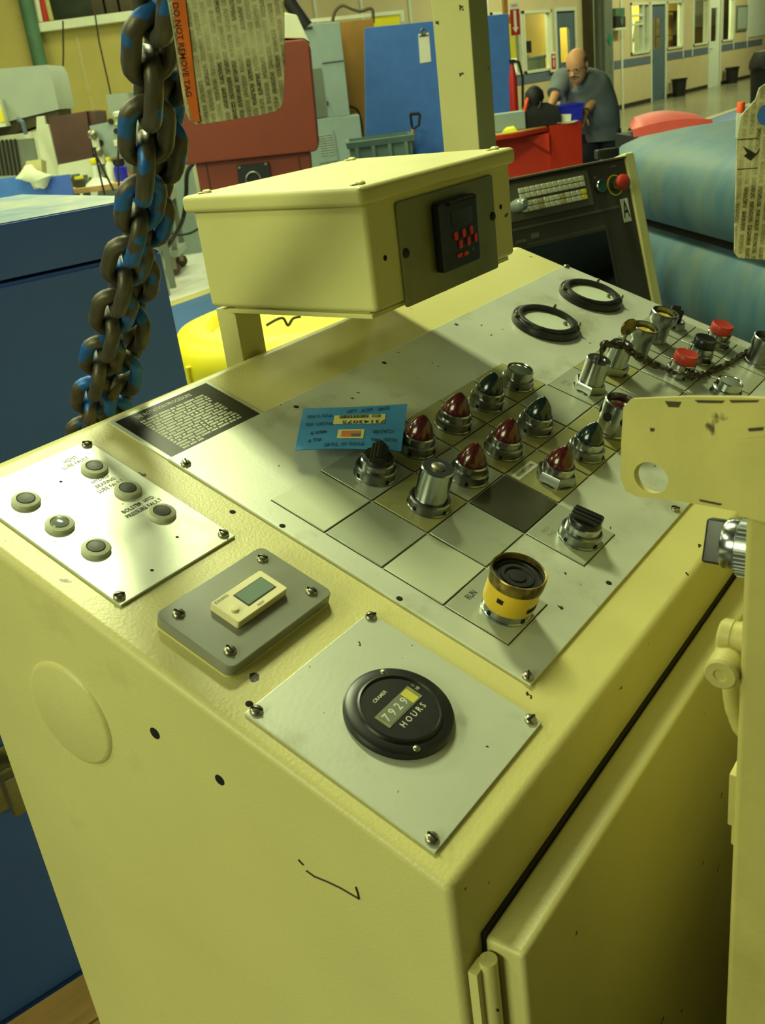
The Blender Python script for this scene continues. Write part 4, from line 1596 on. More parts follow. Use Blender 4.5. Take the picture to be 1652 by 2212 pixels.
b.lathe([(0.036, -0.012), (0.039, 0), (0.036, 0.012)], 16, (0, 0, 0), Matrix.Translation(lw - d * 0.01) @ d.to_track_quat('Z', 'Y').to_matrix().to_4x4())
put('wristwatch', b, STEEL, man)

# ------------------------------------------------------------------ red hood and orange capped can
f = ff(1452, 5.2)
t = thing('red_cover', 'faded red moulded hood on a dark cart beyond the teal machine', 'cover', f)
b = MB()
P0, P1 = loc(f, 1368, 270), loc(f, 1541, 262)
zt_, zb_ = loc(f, 1450, 246, 0.1)[1], loc(f, 1450, 286)[1]
R = []
for y, zz, ins in ((0.0, 0.0, 0.0), (0.02, 0.45, 0.0), (0.12, 0.75, 0.02), (0.28, 0.9, 0.06), (0.40, 0.7, 0.10), (0.46, 0.0, 0.10)):
    h = zb_ + (zt_ - zb_) * zz
    x0, x1 = P0[0] + ins, P1[0] - ins
    n_ = 12
    R.append([(x0 + (x1 - x0) * i / n_, y, h + (0.02 * math.sin(PI * i / n_) if zz > 0 else 0) - (0.03 if i in (0, n_) and zz > 0.5 else 0)) for i in range(n_ + 1)])
b.loft(R, cap=False, closed=False)
put('hood', b, REDF, t)
b = MB()
b.box(P0[0] + 0.02, P1[0] - 0.02, 0.03, 0.42, 0.05, zb_ - 0.002)
put('cart_body', b, BLACKM, t)
b = MB()
b.box(P0[0] + 0.15, P1[0] - 0.05, -0.05, 0.0, zb_ - 0.03, zb_ - 0.012)
put('white_sheet', b, PAPER, t)

# ------------------------------------------------------------------ cream support column behind the display box
b = MB()
b.box(1.46, 1.532, 0.80, 0.885, 0.0, 3.2, 0.004)
b.box(1.40, 1.59, 0.74, 0.945, 0.0, 0.015)
single('square_column', b, CREAM2, 'tall square cream steel column rising behind the display box', 'column')

# ------------------------------------------------------------------ big blue cabinet
A_ = V((0.9646, -0.2636, 0)).normalized()
B_ = V((0.2636, 0.9646, 0)).normalized()
p = far(320, 425, 1.488)
BF = Fr((p.x, p.y, 0), A_, B_, (0, 0, 1))
zt = p.z
t = thing('blue_cabinet', 'large blue steel cabinet with a dusty top standing behind the console', 'cabinet', BF)
b = MB()
b.box(-1.5, 0.0, 0.0, 0.52, 0.0, zt - 0.075, 0.004)
put('carcass', b, BLUEC, t)
b = MB()
b.box(-1.502, 0.002, -0.004, 0.524, zt - 0.072, zt, 0.004)
put('top', b, BLUEC, t)
b = MB()
b.box(-1.499, -0.001, -0.001, 0.521, zt, zt + 0.0008)
put('dust_layer', b, mat('dusty_blue_top', (84, 118, 150), 0.45, var=0.10, vs=4, grime=((176, 176, 140), 3.0, 0.40, 0.25)), t)
b = MB()
b.box(-0.685, -0.002, -0.006, 0.0, 0.02, zt - 0.08, 0.002)
put('door', b, BLUEC, t)
b = MB()
b.box(-1.49, -0.69, -0.006, 0.0, 0.02, zt - 0.08, 0.002)
put('door', b, BLUEC, t)
b = MB()
LF = Fr(BF.o, A_, (0, 0, 1), -B_)
xh, zh = LF.px(6, 1668)
b.lathe([(0.02, 0), (0.02, 0.02), (0.03, 0.025), (0.03, 0.035), (0, 0.036)], 16, (0, 0, 0), T(xh, -0.006, zh, rx=PI / 2))
b.box(xh - 0.014, xh + 0.014, -0.055, -0.03, zh - 0.05, zh + 0.02, 0.004)
b.box(xh - 0.03, xh + 0.035, -0.012, -0.006, zh - 0.06, zh + 0.05, 0.003)
put('latch', b, STEEL, t)
b = MB()
b.cyl(0.012, 0, 0.012, (-1.02 + 0.4, 0.30, zt - 0.0005), 12)
single('loose_nut', b, BLACKM, 'small black nut lying on the blue cabinet top', 'nut', BF)
# wooden duckboard at its foot
b = MB()
t = thing('duckboard', 'worn wooden floor boards between console and blue cabinet', 'platform', BF)
for k in range(4):
    b = MB()
    b.box(-1.4, -0.1, -0.43 + k * 0.105, -0.33 + k * 0.105, 0.0, 0.022, 0.003, 1)
    put('board', b, WOODP, t)

# ================================================================== the control console
con = thing('control_console', 'cream steel control console with sloped aluminium panel full of buttons and lamps', 'console', PAN)
PI_ = PAN.M.inverted()
W2P = PI_                                             # world -> panel coordinates
CL = 0.938
yb, zb = 0.475 * math.cos(TH), Z0 + 0.475 * math.sin(TH)
prof = [(0.0, 0.03), (0.0, Z0), (yb, zb), (yb + 0.012, zb - 0.004), (yb + 0.012, 0.03)]
b = MB()
t_ = bmesh.new()
va = [t_.verts.new((0.0, y, z)) for y, z in prof]
vb = [t_.verts.new((CL, y, z)) for y, z in prof]
t_.faces.new(va)
t_.faces.new(vb[::-1])
for i in range(5):
    t_.faces.new((va[i], vb[i], vb[(i + 1) % 5], va[(i + 1) % 5]))
bmesh.ops.recalc_face_normals(t_, faces=t_.faces[:])
bmesh.ops.bevel(t_, geom=t_.edges[:], offset=0.006, segments=4, affect='EDGES', profile=0.5)
b.join(t_)
b.bev = True
put('case', b, CREAM, con, W2P)
b = MB()
b.box(0.03, CL - 0.03, 0.03, yb - 0.02, 0.0, 0.05)
put('plinth', b, DARKB, con, W2P)
# front door, top flange, hinge
b = MB()
b.box(0.022, CL - 0.01, -0.030, -0.003, 0.08, Z0 - 0.056, 0.004, 3)
dr = put('door', b, CREAM, con, W2P)
b = MB()
b.box(0.024, CL - 0.01, -0.003, 0.0, 0.08, Z0 - 0.0555)  # dark strip painting the shadow in the gap behind the door
put('door_gap_shade', b, DARKB, con, W2P)
b = MB()
b.cyl(0.0055, Z0 - 0.17, Z0 - 0.062, (0.0145, -0.010, 0), 16)
b.box(0.004, 0.016, -0.008, -0.002, Z0 - 0.165, Z0 - 0.066)
put('hinge', b, CREAM, con, W2P)
# end: round knock-out plug, two drilled holes, pen mark
b = MB()
b.lathe([(0.0, 0.0026), (0.0405, 0.0026), (0.043, 0.0018), (0.0445, 0.0)], 48)
EM = Matrix.Translation((0, 0.331, Z0 + 0.012)) @ Matrix.Rotation(-PI / 2, 4, 'Y')
put('knockout_plug', b, CREAM, con, W2P @ EM)
for y, z, r in ((0.234, 0.027, 0.0035), (0.177, 0.009, 0.003)):
    b = MB()
    b.lathe([(0.0, 0.0004), (r, 0.0004), (r + 0.0012, 0.0002)], 16)
    put('drilled_hole', b, HOLE, con, W2P @ Matrix.Translation((0, y, Z0 + z)) @ Matrix.Rotation(-PI / 2, 4, 'Y'))
EF = Fr((0, 0, Z0), (0, 1, 0), (0, 0, 1), (-1, 0, 0))
b = MB()
for pl in (((645, 1856), (650, 1862), (656, 1868)), ((662, 1880), (680, 1893), (705, 1903), (735, 1917), (776, 1941)), ((776, 1941), (773, 1928), (769, 1915))):
    q = [EF.px(a, c) for a, c in pl]
    b.tube([(0.0 - 0.0003, y, Z0 + z) for y, z in q], 0.0007, 5)
put('pen_mark', b, INK, con, W2P)


def onp(name, bb, m, u=0, v=0, h=0, parent=None, label=None, rz=0.0, kind=None):
    return put(name, bb, m, parent or con, T(u, v, h, rz), label, kind)


SCREW = None


def screw_mesh(r=0.0044):
    b = MB()
    b.lathe([(r, 0), (r, 0.001), (r * 0.85, 0.0022), (r * 0.5, 0.003), (0, 0.0032)], 18)
    return b.mesh('screw')


def slot_mesh(r=0.0044):
    b = MB()
    b.box(-r * 0.85, r * 0.85, -0.0006, 0.0006, 0.002, 0.0034)
    return b.mesh('slot')


SM, SL = screw_mesh(), slot_mesh()


def screw(u, v, h, parent=None, base=(0, 0, 0)):
    o = put('screw', SM, STEEL, parent or con, T(u, v, h, random.uniform(0, PI)))
    if parent is None:
        put('slot', SL, HOLE, o)
    return o


HM_ = MB()
HM_.lathe([(0, 0.0003), (0.0022, 0.0003), (0.0026, 0.0001)], 14)
HM_ = HM_.mesh('drilled_hole')

# main plate
PT = 0.0026
b = MB()
b.box(0.1715, 0.934, 0.0415, 0.396, 0.0, PT, 0.0008)
mp1 = put('main_plate', b, ALU, con, T(0, 0, 0))
for u, v in ((0.177, 0.381), (0.176, 0.047), (0.472, 0.0485), (0.928, 0.391)):
    screw(u, v, PT)
for u, v in ((0.175, 0.273), (0.175, 0.158), (0.321, 0.0485), (0.47, 0.383), (0.622, 0.386), (0.324, 0.383)):
    put('drilled_hole', HM_, HOLE, con, T(u, v, PT))
put('drilled_hole', HM_, HOLE, con, T(0.161, 0.313, 0.0))
# legend plates
GU, GV = 0.0653, 0.0574
U0, V0 = 0.2253, 0.1010


def cell(c, r):
    return U0 + c * GU, V0 + r * GV


CELLM = {}
b = MB()
b.box(-0.0313, 0.0313, -0.0276, 0.0276, 0.0, 0.0012, 0.0003, 1)
LPM = b.mesh('legend_plate')
PLH = PT + 0.0012
legend = {}
for (c, r), m in {(0, 0): PLGREY, (0, 1): PLWHITE, (0, 2): PLGREY, (0, 3): PLWHITE, (1, 1): PLGREY, (1, 2): PLOLIVE, (1, 3): PLGREY,
                  (2, 0): PLGREY, (2, 1): PLDARK, (2, 2): PLGREY, (2, 3): PLOLIVE, (3, 1): PLOLIVE, (3, 2): PLOLIVE, (3, 3): PLOLIVE,
                  (4, 1): PLOLIVE, (4, 2): PLOLIVE, (4, 3): PLOLIVE, (5, 1): PLOLIVE, (5, 2): PLGREY, (5, 3): PLOLIVE,
                  (6, 0): PLGREY, (6, 1): PLGREY, (6, 2): PLGREY, (7, 0): PLGREY, (7, 1): PLGREY, (7, 2): PLOLIVE,
                  (8, 0): PLGREY, (8, 1): PLGREY, (8, 2): PLGREY, (9, 0): PLGREY, (9, 1): PLGREY, (9, 2): PLGREY,
                  (10, 0): PLGREY, (10, 1): PLGREY, (10, 2): PLGREY}.items():
    u, v = cell(c, r)
    me = LPM.copy()
    me.materials.clear()
    lb = {'legend_browned': 'dark brown blank legend plate'}.get(m.name)
    o = put('legend_plate', me, m, con, T(u, v, PT, random.uniform(-0.006, 0.006)), lb)
    legend[(c, r)] = o
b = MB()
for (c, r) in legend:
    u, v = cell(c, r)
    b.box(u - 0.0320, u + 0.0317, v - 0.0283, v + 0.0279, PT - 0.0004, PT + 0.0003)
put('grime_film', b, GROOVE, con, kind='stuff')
put('lettering', words('RUN', 0.0078, squash=0.75), INK, legend[(0, 0)], T(-0.006, 0.0200, 0.00135))
put('lettering', words('INCH\nFWD', 0.0058, squash=0.8), INKF, legend[(2, 0)], T(-0.014, 0.0150, 0.00135))
put('lettering', words('PRESS\nON', 0.0055, squash=0.8), INKF, legend[(6, 2)], T(-0.012, 0.014, 0.00135))
b = MB()
b.box(-0.019, 0.019, -0.0045, 0.0045, 0.0012, 0.0016)
put('paper_label', b, PAPER, legend[(3, 1)], T(-0.011, 0.0185, 0))
put('lettering', words('NO PART DOWN', 0.0052, squash=0.75), INK, legend[(3, 1)], T(-0.0115, 0.0185, 0.0017))


# ---- push button hardware
def ring_prof(r, h, chamf=0.0012):
    return [(r * 1.04, 0), (r * 1.04, h * 0.12), (r, h * 0.2), (r, h - chamf), (r - chamf, h), (r * 0.82, h), (r * 0.80, h - 0.002), (0.0, h - 0.002)]


def notches(bb, r, n=4, z=0.002):
    for k in range(n):
        bb.box(r - 0.0006, r + 0.0008, -0.0014, 0.0014, z, z + 0.003, 0, 1, Matrix.Rotation(2 * PI * k / n - 1.9, 4, 'Z'))


def base_ring(name, c, r, label, rr=0.0178, h=0.0105, hexn=False, du=0.0, dv=-0.0075):
    u, v = cell(c, r)
    b = MB()
    if hexn:
        b.lathe([(rr * 1.08, 0), (rr * 1.08, h * 0.7), (rr, h), (0, h)], 6)
        b.lathe([(rr * 1.02, 0), (rr * 1.02, 0.001)], 24)
    else:
        b.lathe(ring_prof(rr, h), 32)
    o = put(name, b, CHROME, con, T(u + du, v + dv, PLH, random.uniform(0, 1)), label)
    b = MB()
    notches(b, rr, 4)
    if not hexn:
        put('notch', b, HOLE, o, kind='stuff')
    return o, h


def lens_lamp(c, r, m, word, hexn=False):
    o, h = base_ring('indicator_lamp', c, r, word + ' pointed indicator lamp', hexn=hexn)
    b = MB()
    b.lathe([(0.0150, h - 0.002), (0.0150, h + 0.0058), (0.0140, h + 0.0070), (0.0130, h + 0.0072), (0.0130, h + 0.004)], 28)
    put('collar', b, CHROMEB, o)
    b = MB()
    b.lathe([(0.0130, h + 0.004), (0.0131, h + 0.0085), (0.0122, h + 0.0120), (0.0103, h + 0.0160), (0.0077, h + 0.0198), (0.0046, h + 0.0232), (0.0018, h + 0.0256), (0, h + 0.0264)], 10)
    put('lens', b, m, o)


for c, r, m, wd, hx in ((2, 3, REDL, 'red', 0), (3, 3, REDL, 'red', 0), (4, 3, GREENL, 'dark green', 0), (2, 2, REDL, 'red', 0), (3, 2, REDL, 'red', 0),
                        (4, 2, GREENL, 'dark green', 0), (3, 1, REDL, 'red', 1), (4, 1, GREENL, 'dark green', 0)):
    lens_lamp(c, r, m, wd, bool(hx))


def flat_button(c, r, m, label, capr=0.0135, lift=0.008, dome=0.001):
    o, h = base_ring('push_button', c, r, label, rr=0.0172)
    b = MB()
    b.lathe([(0.0148, h - 0.002), (0.0148, h + lift), (0.0140, h + lift + 0.001), (capr, h + lift), (capr, h + lift - 0.002)], 28)
    put('collar', b, CHROMEB, o)
    b = MB()
    b.lathe([(capr, h + lift - 0.002), (capr, h + lift - 0.001), (capr * 0.7, h + lift + dome), (0, h + lift + dome * 1.5)], 24)
    put('lens', b, m, o)


flat_button(5, 3, CLEARL, 'clear lensed chrome push button')
flat_button(8, 0, CLEARL, 'clear lensed chrome push button')


def mushroom(c, r, m, label):
    o, h = base_ring('push_button', c, r, label, rr=0.0165, h=0.010)
    b = MB()
    b.lathe([(0.0150, h - 0.001), (0.0150, h + 0.007), (0.0142, h + 0.008), (0.0125, h + 0.008)], 28)
    put('collar', b, CHROMEB, o)
    b = MB()
    b.lathe([(0.0122, h + 0.006), (0.0135, h + 0.0085), (0.0138, h + 0.017), (0.0128, h + 0.0185), (0.010, h + 0.0180), (0, h + 0.0172)], 28)
    put('cap', b, m, o)


mushroom(10, 1, REDCAP, 'red capped push button')
mushroom(8, 1, REDCAP, 'red capped push button')
mushroom(9, 1, BLACK, 'black capped push button')


def selector(c, r, label, rot):
    o, h = base_ring('selector_switch', c, r, label, rr=0.0182, h=0.0105)
    b = MB()
    b.lathe([(0.0152, h - 0.002), (0.0152, h + 0.0055), (0.0142, h + 0.0065), (0.0136, h + 0.0065)], 28)
    put('collar', b, CHROMEB, o)
    b = MB()
    b.lathe([(0.0138, h + 0.004), (0.0138, h + 0.0085), (0.0125, h + 0.0105), (0, h + 0.011)], 28)
    for x in (-0.0052, 0.0, 0.0052):
        b.box(x - 0.0022, x + 0.0022, -0.0125, 0.0125, h + 0.009, h + (0.0185 if x == 0 else 0.0145), 0.0012)
    b.box(-0.005, 0.005, -0.0135, 0.0132, h + 0.009, h + 0.0165, 0.0015)
    k = put('knob', b, BLACK, o, Matrix.Rotation(rot, 4, 'Z'))
    o.rotation_euler.z = 0
    return o


selector(2, 0, 'black knobbed selector switch', 0.12)
selector(1, 3, 'black knobbed selector switch', -1.05)


# key switches
def keyswitch(c, r, label, h2=0.032, rr=0.0178, hexn=False, rc=0.0142):
    o, h = base_ring('key_switch', c, r, label, rr=rr, h=0.0095, hexn=hexn)
    b = MB()
    b.lathe([(rc + 0.0006, h - 0.002), (rc, h + 0.001), (rc, h + h2 - 0.001), (rc - 0.001, h + h2), (rc * 0.5, h + h2), (rc * 0.45, h + h2 - 0.001), (0, h + h2 - 0.001)], 32)
    put('barrel', b, CHROMEB, o)
    return o, h + h2


o, hh = keyswitch(1, 2, 'tall chrome lock barrel', 0.030, 0.0182)
b = MB()
b.lathe([(0.0062, hh - 0.001), (0.0062, hh + 0.0012), (0.005, hh + 0.0018), (0, hh + 0.0016)], 18)
put('lock_core', b, STEEL, o)
oJ, hJ = keyswitch(6, 2, 'chrome lock barrel with hexagon nut', 0.027, 0.0172, True, 0.0136)
oL, hL = keyswitch(7, 2, 'chrome lock barrel with hexagon nut', 0.026, 0.0162, True, 0.0130)

# guarded buttons: shrouds
def shroud(c, r, label, r0, r1, h1, m, holes=0, mt=CHROME, du=0.0):
    u, v = cell(c, r)
    b = MB()
    b.lathe([(r0 * 1.05, 0), (r0 * 1.05, 0.003), (r0, 0.004), (r0, h1 * 0.55), (r1, h1 * 0.72), (r1, h1 - 0.001), (r1 - 0.0012, h1), (r1 - 0.0026, h1 - 0.0005), (r1 - 0.003, h1 * 0.76)], 32)
    o = put('guarded_button', b, mt, con, T(u + du, v - 0.0075, PLH), label)
    b = MB()
    b.lathe([(r1 - 0.0028, h1 * 0.78), (r1 * 0.5, h1 * 0.86), (0, h1 * 0.88)], 24)
    put('lens', b, m, o)
    if holes:
        bb = MB()
        for k in range(holes):
            bb.cyl(0.0048, r1 - 0.001, r1 + 0.0006, n=16, M=Matrix.Rotation(2 * PI * k / holes - 2.35, 4, 'Z') @ Matrix.Translation((0, 0, h1 * 0.60)) @ Matrix.Rotation(PI / 2, 4, 'Y'))
        put('side_hole', bb, HOLE, o)
    return o


shroud(5, 1, 'red lens sunk in a pierced chrome shroud', 0.0178, 0.0180, 0.036, REDL, 6, CHROMEB)
shroud(8, 2, 'amber lens in a flared chrome shroud', 0.0128, 0.0170, 0.036, AMBER, du=0.006)
shroud(9, 2, 'amber lens in a flared chrome shroud', 0.0128, 0.0172, 0.039, AMBER)
shroud(10, 0, 'dark lens in a flared chrome shroud', 0.0158, 0.0185, 0.036, BLACK, du=-0.002)
# small black lever at the far corner
o, h = base_ring('lever_switch', 10, 2, 'small black lever switch', rr=0.0125, h=0.0095)
b = MB()
b.box(-0.003, 0.003, -0.006, 0.006, h - 0.002, h + 0.014, 0.0015)
b.box(-0.003, 0.003, 0.0, 0.012, h + 0.010, h + 0.019, 0.0015)
put('lever', b, BLACK, o)

# RUN button: tall palm guard with yellow tape
u, v = cell(0, 0)
b = MB()
b.lathe(ring_prof(0.0185, 0.010), 32)
o = put('run_button', b, CHROMEB, con, T(u, v - 0.0075, PLH), 'tall black topped run button wrapped in yellow tape')
b = MB()
notches(b, 0.0185, 4)
put('notch', b, HOLE, o, kind='stuff')
b = MB()
b.lathe([(0.0196, 0.0085), (0.0203, 0.010), (0.0206, 0.029)], 40)
put('yellow_tape', b, YTAPE, o)
b = MB()
b.lathe([(0.0209, 0.029), (0.0215, 0.0295), (0.0216, 0.038), (0.0208, 0.0392), (0.0196, 0.0388), (0.0192, 0.035)], 40)
put('brass_rim', b, BRASS, o)
b = MB()
b.lathe([(0.0194, 0.034), (0.0165, 0.0345), (0.0160, 0.0335), (0.0132, 0.0335), (0.0128, 0.0345), (0.0100, 0.0345), (0.0096, 0.0332), (0.0068, 0.0332), (0.0064, 0.0342), (0, 0.0345)], 40)
put('palm_pad', b, RUBBER, o)
b = MB()
for a0, a1, z0, z1 in ((-2.0, -0.75, 0.0135, 0.0175), (-3.25, -3.0, 0.019, 0.023)):
    n_ = 12
    R = [[(0.0207 * math.cos(a0 + (a1 - a0) * i / n_), 0.0207 * math.sin(a0 + (a1 - a0) * i / n_), z) for i in range(n_ + 1)] for z in (z0, z1)]
    b.loft(R, cap=False, closed=False)
put('tape_gap', b, HOLE, o)

# two round meter bezels
for u, v in ((0.722, 0.318), (0.859, 0.321)):
    b = MB()
    b.lathe([(0.0425, 0), (0.0428, 0.004), (0.0415, 0.0075), (0.0370, 0.0080), (0.0362, 0.0105), (0.0345, 0.0112), (0.0312, 0.0105), (0.0305, 0.004), (0.0305, 0.0)], 48)
    o = put('meter_bezel', b, METER, con, T(u, v, PT), 'round black meter bezel with a pale dial')
    b = MB()
    b.lathe([(0.0306, 0.0045), (0, 0.0055)], 40)
    put('dial', b, DIAL, o)
    for a in (-1.1, 0.25, 2.3):
        b = MB()
        b.lathe([(0.0022, 0.007), (0.0022, 0.0125), (0.0012, 0.0140), (0, 0.0142)], 10, (0.0395 * math.cos(a), 0.0395 * math.sin(a), 0))
        put('stud', b, STEEL, o)
    b = MB()
    b.lathe([(0.0028, 0.004), (0.0026, 0.0075), (0, 0.0084)], 10, (0.016, -0.018, 0))
    put('zero_screw', b, STEEL, o)

# procedure plate
b = MB()
b.box(0.172, 0.2925, 0.3860, 0.4695, 0.0, 0.0012)
o = put('procedure_plate', b, ALU, con, T(0, 0, 0), 'black printed procedure plate')
b = MB()
b.box(0.1765, 0.2885, 0.3865, 0.4655, 0.0012, 0.0015)
put('black_field', b, PBLACK, o)
put('lettering', words('DIE ROTATION PROCEDURE', 0.0058, squash=0.9), INKW, o, T(0.2280, 0.4590, 0.0016))
b = MB()
rnd = random.Random(3)
for k in range(15):
    y = 0.4515 - k * 0.00365
    x = 0.193
    x_end = 0.272 if k not in (4, 9, 14) else 0.272 - 0.02 * rnd.random() - (0.04 if k == 14 else 0)
    while x < x_end - 0.003:
        wd = rnd.choice((0.004, 0.006, 0.008, 0.011, 0.013))
        wd = min(wd, x_end - x)
        nch = max(1, int(wd / 0.0021))
        for j in range(nch):
            xx = x + wd * j / nch
            b.box(xx, xx + wd / nch * 0.80, y - 0.00115, y + 0.00115, 0.00148, 0.00158)
        x += wd + 0.0013
put('body_text', b, INKW, o, kind='stuff')
b = MB()
b.box(0.256, 0.273, 0.3905, 0.3945, 0.0015, 0.00165)
put('green_patch', b, TEAL, o)
# lamp plate at left
LT = 0.0022
b = MB()
b.box(0.0235, 0.1385, 0.2895, 0.4570, 0.0, LT, 0.0006)
o = put('fault_lamp_plate', b, ALU, con, T(0, 0, 0), 'bright aluminium plate with six small fault lamps')
for u, v in ((0.134, 0.452), (0.1325, 0.2965), (0.0285, 0.2965), (0.0285, 0.451)):
    screw(u, v, LT)
for k, (u, v) in enumerate(((0.1155, 0.4215), (0.1155, 0.383), (0.1150, 0.3445), (0.049, 0.4205), (0.049, 0.3825), (0.050, 0.3445))):
    b = MB()
    b.lathe([(0.0106, 0), (0.0108, 0.002), (0.0100, 0.0032), (0.0072, 0.0040), (0.0068, 0.0034)], 28)
    q = put('fault_lamp', b, LEDW, con, T(u, v, LT))
    b = MB()
    b.lathe([(0.0069, 0.0030), (0.0060, 0.0042), (0.003, 0.0048), (0, 0.0050)], 20)
    put('lens', b, CLEARL if k == 4 else LEDD, q)
for s_, v, m in (('BOLSTER  HYD.\nPRESSURE FAULT', 0.3620, INK), ('HYDRO\nBEARING\nLUBE FAULT', 0.4025, INKF), ('HOIST\nLUBE FAULT', 0.4405, INKF)):
    put('lettering', words(s_, 0.0056, squash=0.85), m, o, T(0.110, v, LT + 0.0002))
for u, v in ((0.104, 0.317), (0.064, 0.302), (0.085, 0.425)):
    put('drilled_hole', HM_, HOLE, con, T(u, v, LT) @ Matrix.Scale(0.5, 4))
# counter under acrylic
b = MB()
b.prism(rrect(0.0275, 0.1365, 0.1920, 0.2625, 0.006), 0.0012, 0.0100, bev=0.0008)
o = put('acrylic_cover', b, ACRY, con, T(0, 0, 0), 'smoky clear plastic cover plate with four screws')
b = MB()
b.prism(rrect(0.0275, 0.1365, 0.1920, 0.2625, 0.006), 0.0, 0.0012)
put('cover_base', b, CREAM, con)
for u, v in ((0.1255, 0.2515), (0.1245, 0.2035), (0.0395, 0.2510), (0.0390, 0.2035)):
    screw(u, v, 0.0098)
b = MB()
b.prism(rrect(0.0578, 0.1090, 0.2137, 0.2400, 0.0015, 2), 0.0100, 0.0165, bev=0.0006)
o = put('hour_counter', b, IVORY, con, T(0, 0, 0), 'ivory digital counter with a grey window')
b = MB()
b.box(0.0745, 0.1035, 0.2200, 0.2345, 0.0160, 0.0168)
put('window_recess', b, DARKB, o)
b = MB()
b.box(0.0755, 0.1027, 0.2207, 0.2337, 0.0166, 0.0171)
put('lcd_window', b, LCD, o)
b = MB()
b.lathe([(0.0030, 0.0165), (0.0028, 0.0180), (0, 0.0182)], 14, (0.0655, 0.2245, 0))
put('reset_button', b, IVORY, o)
put('lettering', words('COUNTS', 0.0032), INKF, o, T(0.0660, 0.2372, 0.0167))
put('lettering', words('RESET', 0.0026), INKF, o, T(0.0830, 0.2162, 0.0167))
# hours meter plate
HT = 0.0024
b = MB()
b.box(0.0125, 0.1470, 0.0195, 0.1655, 0.0, HT, 0.0006)
o = put('hour_meter_plate', b, ALU, con, T(0, 0, 0), 'square aluminium plate carrying the hour meter')
for u, v in ((0.1430, 0.1615), (0.1420, 0.0265), (0.0185, 0.0260), (0.0185, 0.1610)):
    screw(u, v, HT)
put('drilled_hole', HM_, HOLE, con, T(0.0215, 0.1695, 0.0001))
b = MB()
b.lathe([(0.0368, 0), (0.0372, 0.0030), (0.0362, 0.0050), (0.0345, 0.0058), (0.0290, 0.0060), (0.0282, 0.0075), (0.0268, 0.0080), (0.0262, 0.0066), (0, 0.0066)], 56)
o = put('hour_meter', b, METER, con, T(0.0815, 0.0940, HT), 'round black hour meter reading in hours')
b = MB()
b.box(-0.0190, 0.0190, -0.0050, 0.0072, 0.0066, 0.0070)
put('window_frame', b, DIGIT, o)
b = MB()
b.box(-0.0162, 0.0088, -0.0042, 0.0064, 0.0070, 0.0072)
put('digit_wheels', b, GREYD, o)
b = MB()
b.box(0.0092, 0.0160, -0.0042, 0.0064, 0.0070, 0.0072)
put('tenths_wheel', b, YDIGIT, o)
put('lettering', words('7 9 2 9', 0.0086), INKW, o, T(-0.0037, 0.0011, 0.00725))
put('lettering', words('H O U R S', 0.0062, squash=0.95), INKW, o, T(0.0010, -0.0098, 0.00675))
put('lettering', words('CRAMER', 0.0036), INKW, o, T(-0.0020, 0.0150, 0.00675))
put('lettering', words('1\n10', 0.0034), INKW, o, T(0.0222, 0.0030, 0.00675))
for a in (0.95, -2.2):
    screw(0.0325 * math.cos(a), 0.0325 * math.sin(a), 0.0052, o).scale = (0.6, 0.6, 0.5)

# ------------------------------------------------------------------ display box on two posts
DX0, DX1, DY0, DY1 = 0.360, 0.620, 0.275, 0.483
DZ0, DZ1, DZ2 = Z0 + 0.2235, Z0 + 0.3165, Z0 + 0.3325
DF = Fr((0.49, 0.46, Z0 + 0.16), (1, 0, 0), (0, 1, 0), (0, 0, 1))
dbx = thing('display_box', 'cream lidded instrument box on short posts above the console', 'box', DF)
iD = DF.M.inverted()
b = MB()
b.box(DX0, DX1, DY0, DY1, DZ0, DZ1 + 0.004, 0.005, 4)
put('case', b, CREAM2, dbx, iD)
b = MB()
b.box(DX0 - 0.0075, DX1 + 0.0075, DY0 - 0.004, DY1 + 0.006, DZ1, DZ2, 0.005, 4)
lid = put('lid', b, CREAM2, dbx, iD)
for x, y in ((DX0 + 0.012, DY1 - 0.012), (DX0 + 0.012, DY0 + 0.010), (DX1 - 0.012, DY1 - 0.012), (DX1 - 0.012, DY0 + 0.010)):
    b = MB()
    b.lathe([(0.0048, 0), (0.0046, 0.0018), (0.003, 0.003), (0, 0.0032)], 16)
    b.box(-0.002, 0.009, -0.003, 0.003, 0, 0.0014, 0.0006)
    put('lid_screw', b, CREAM2, dbx, iD @ T(x, y, DZ2, 2.6))
b = MB()
b.box(DX0 + 0.001, DX1 - 0.004, DY0 + 0.006, DY1 - 0.022, DZ0 - 0.0055, DZ0 - 0.0012, 0.0008)
b.box(DX0 + 0.006, DX1 - 0.008, DY0 + 0.012, DY1 - 0.028, DZ0 - 0.002, DZ0 + 0.001)
put('base_flange', b, CREAM2, dbx, iD)
for x0 in (0.366, 0.574):
    b = MB()
    b.box(x0, x0 + 0.036, yb + 0.014, yb + 0.040, Z0 + 0.03, DZ0 - 0.003, 0.001)
    put('post', b, CREAM2, dbx, iD)
b = MB()
b.lathe([(0.005, 0), (0.005, 0.006), (0.0022, 0.0065), (0.0022, 0.012)], 12)
put('bottom_bolt', b, CREAMD, dbx, iD @ T(0.50, DY0 + 0.02, DZ0 - 0.0125))
FF_ = Fr((0, DY0, Z0), (1, 0, 0), (0, 0, 1), (0, -1, 0))
iF = iD @ FF_.M
b = MB()
b.prism(rrect(0.404, 0.577, 0.2180, 0.3115, 0.003, 3), 0.0, 0.003, bev=0.0006)
put('face_plate', b, ALU2, dbx, iF)
for x, z in ((0.4105, 0.2665), (0.5715, 0.2715)):
    b = MB()
    b.lathe([(0.0044, 0.003), (0.0042, 0.0045), (0.002, 0.0055), (0, 0.0056)], 14)
    put('face_screw', b, BLACKM, dbx, iF @ T(x, z))
for x, z in ((0.382, 0.268), (0.595, 0.277)):
    put('drilled_hole', HM_, HOLE, dbx, iF @ T(x, z, 0.0002))
b = MB()
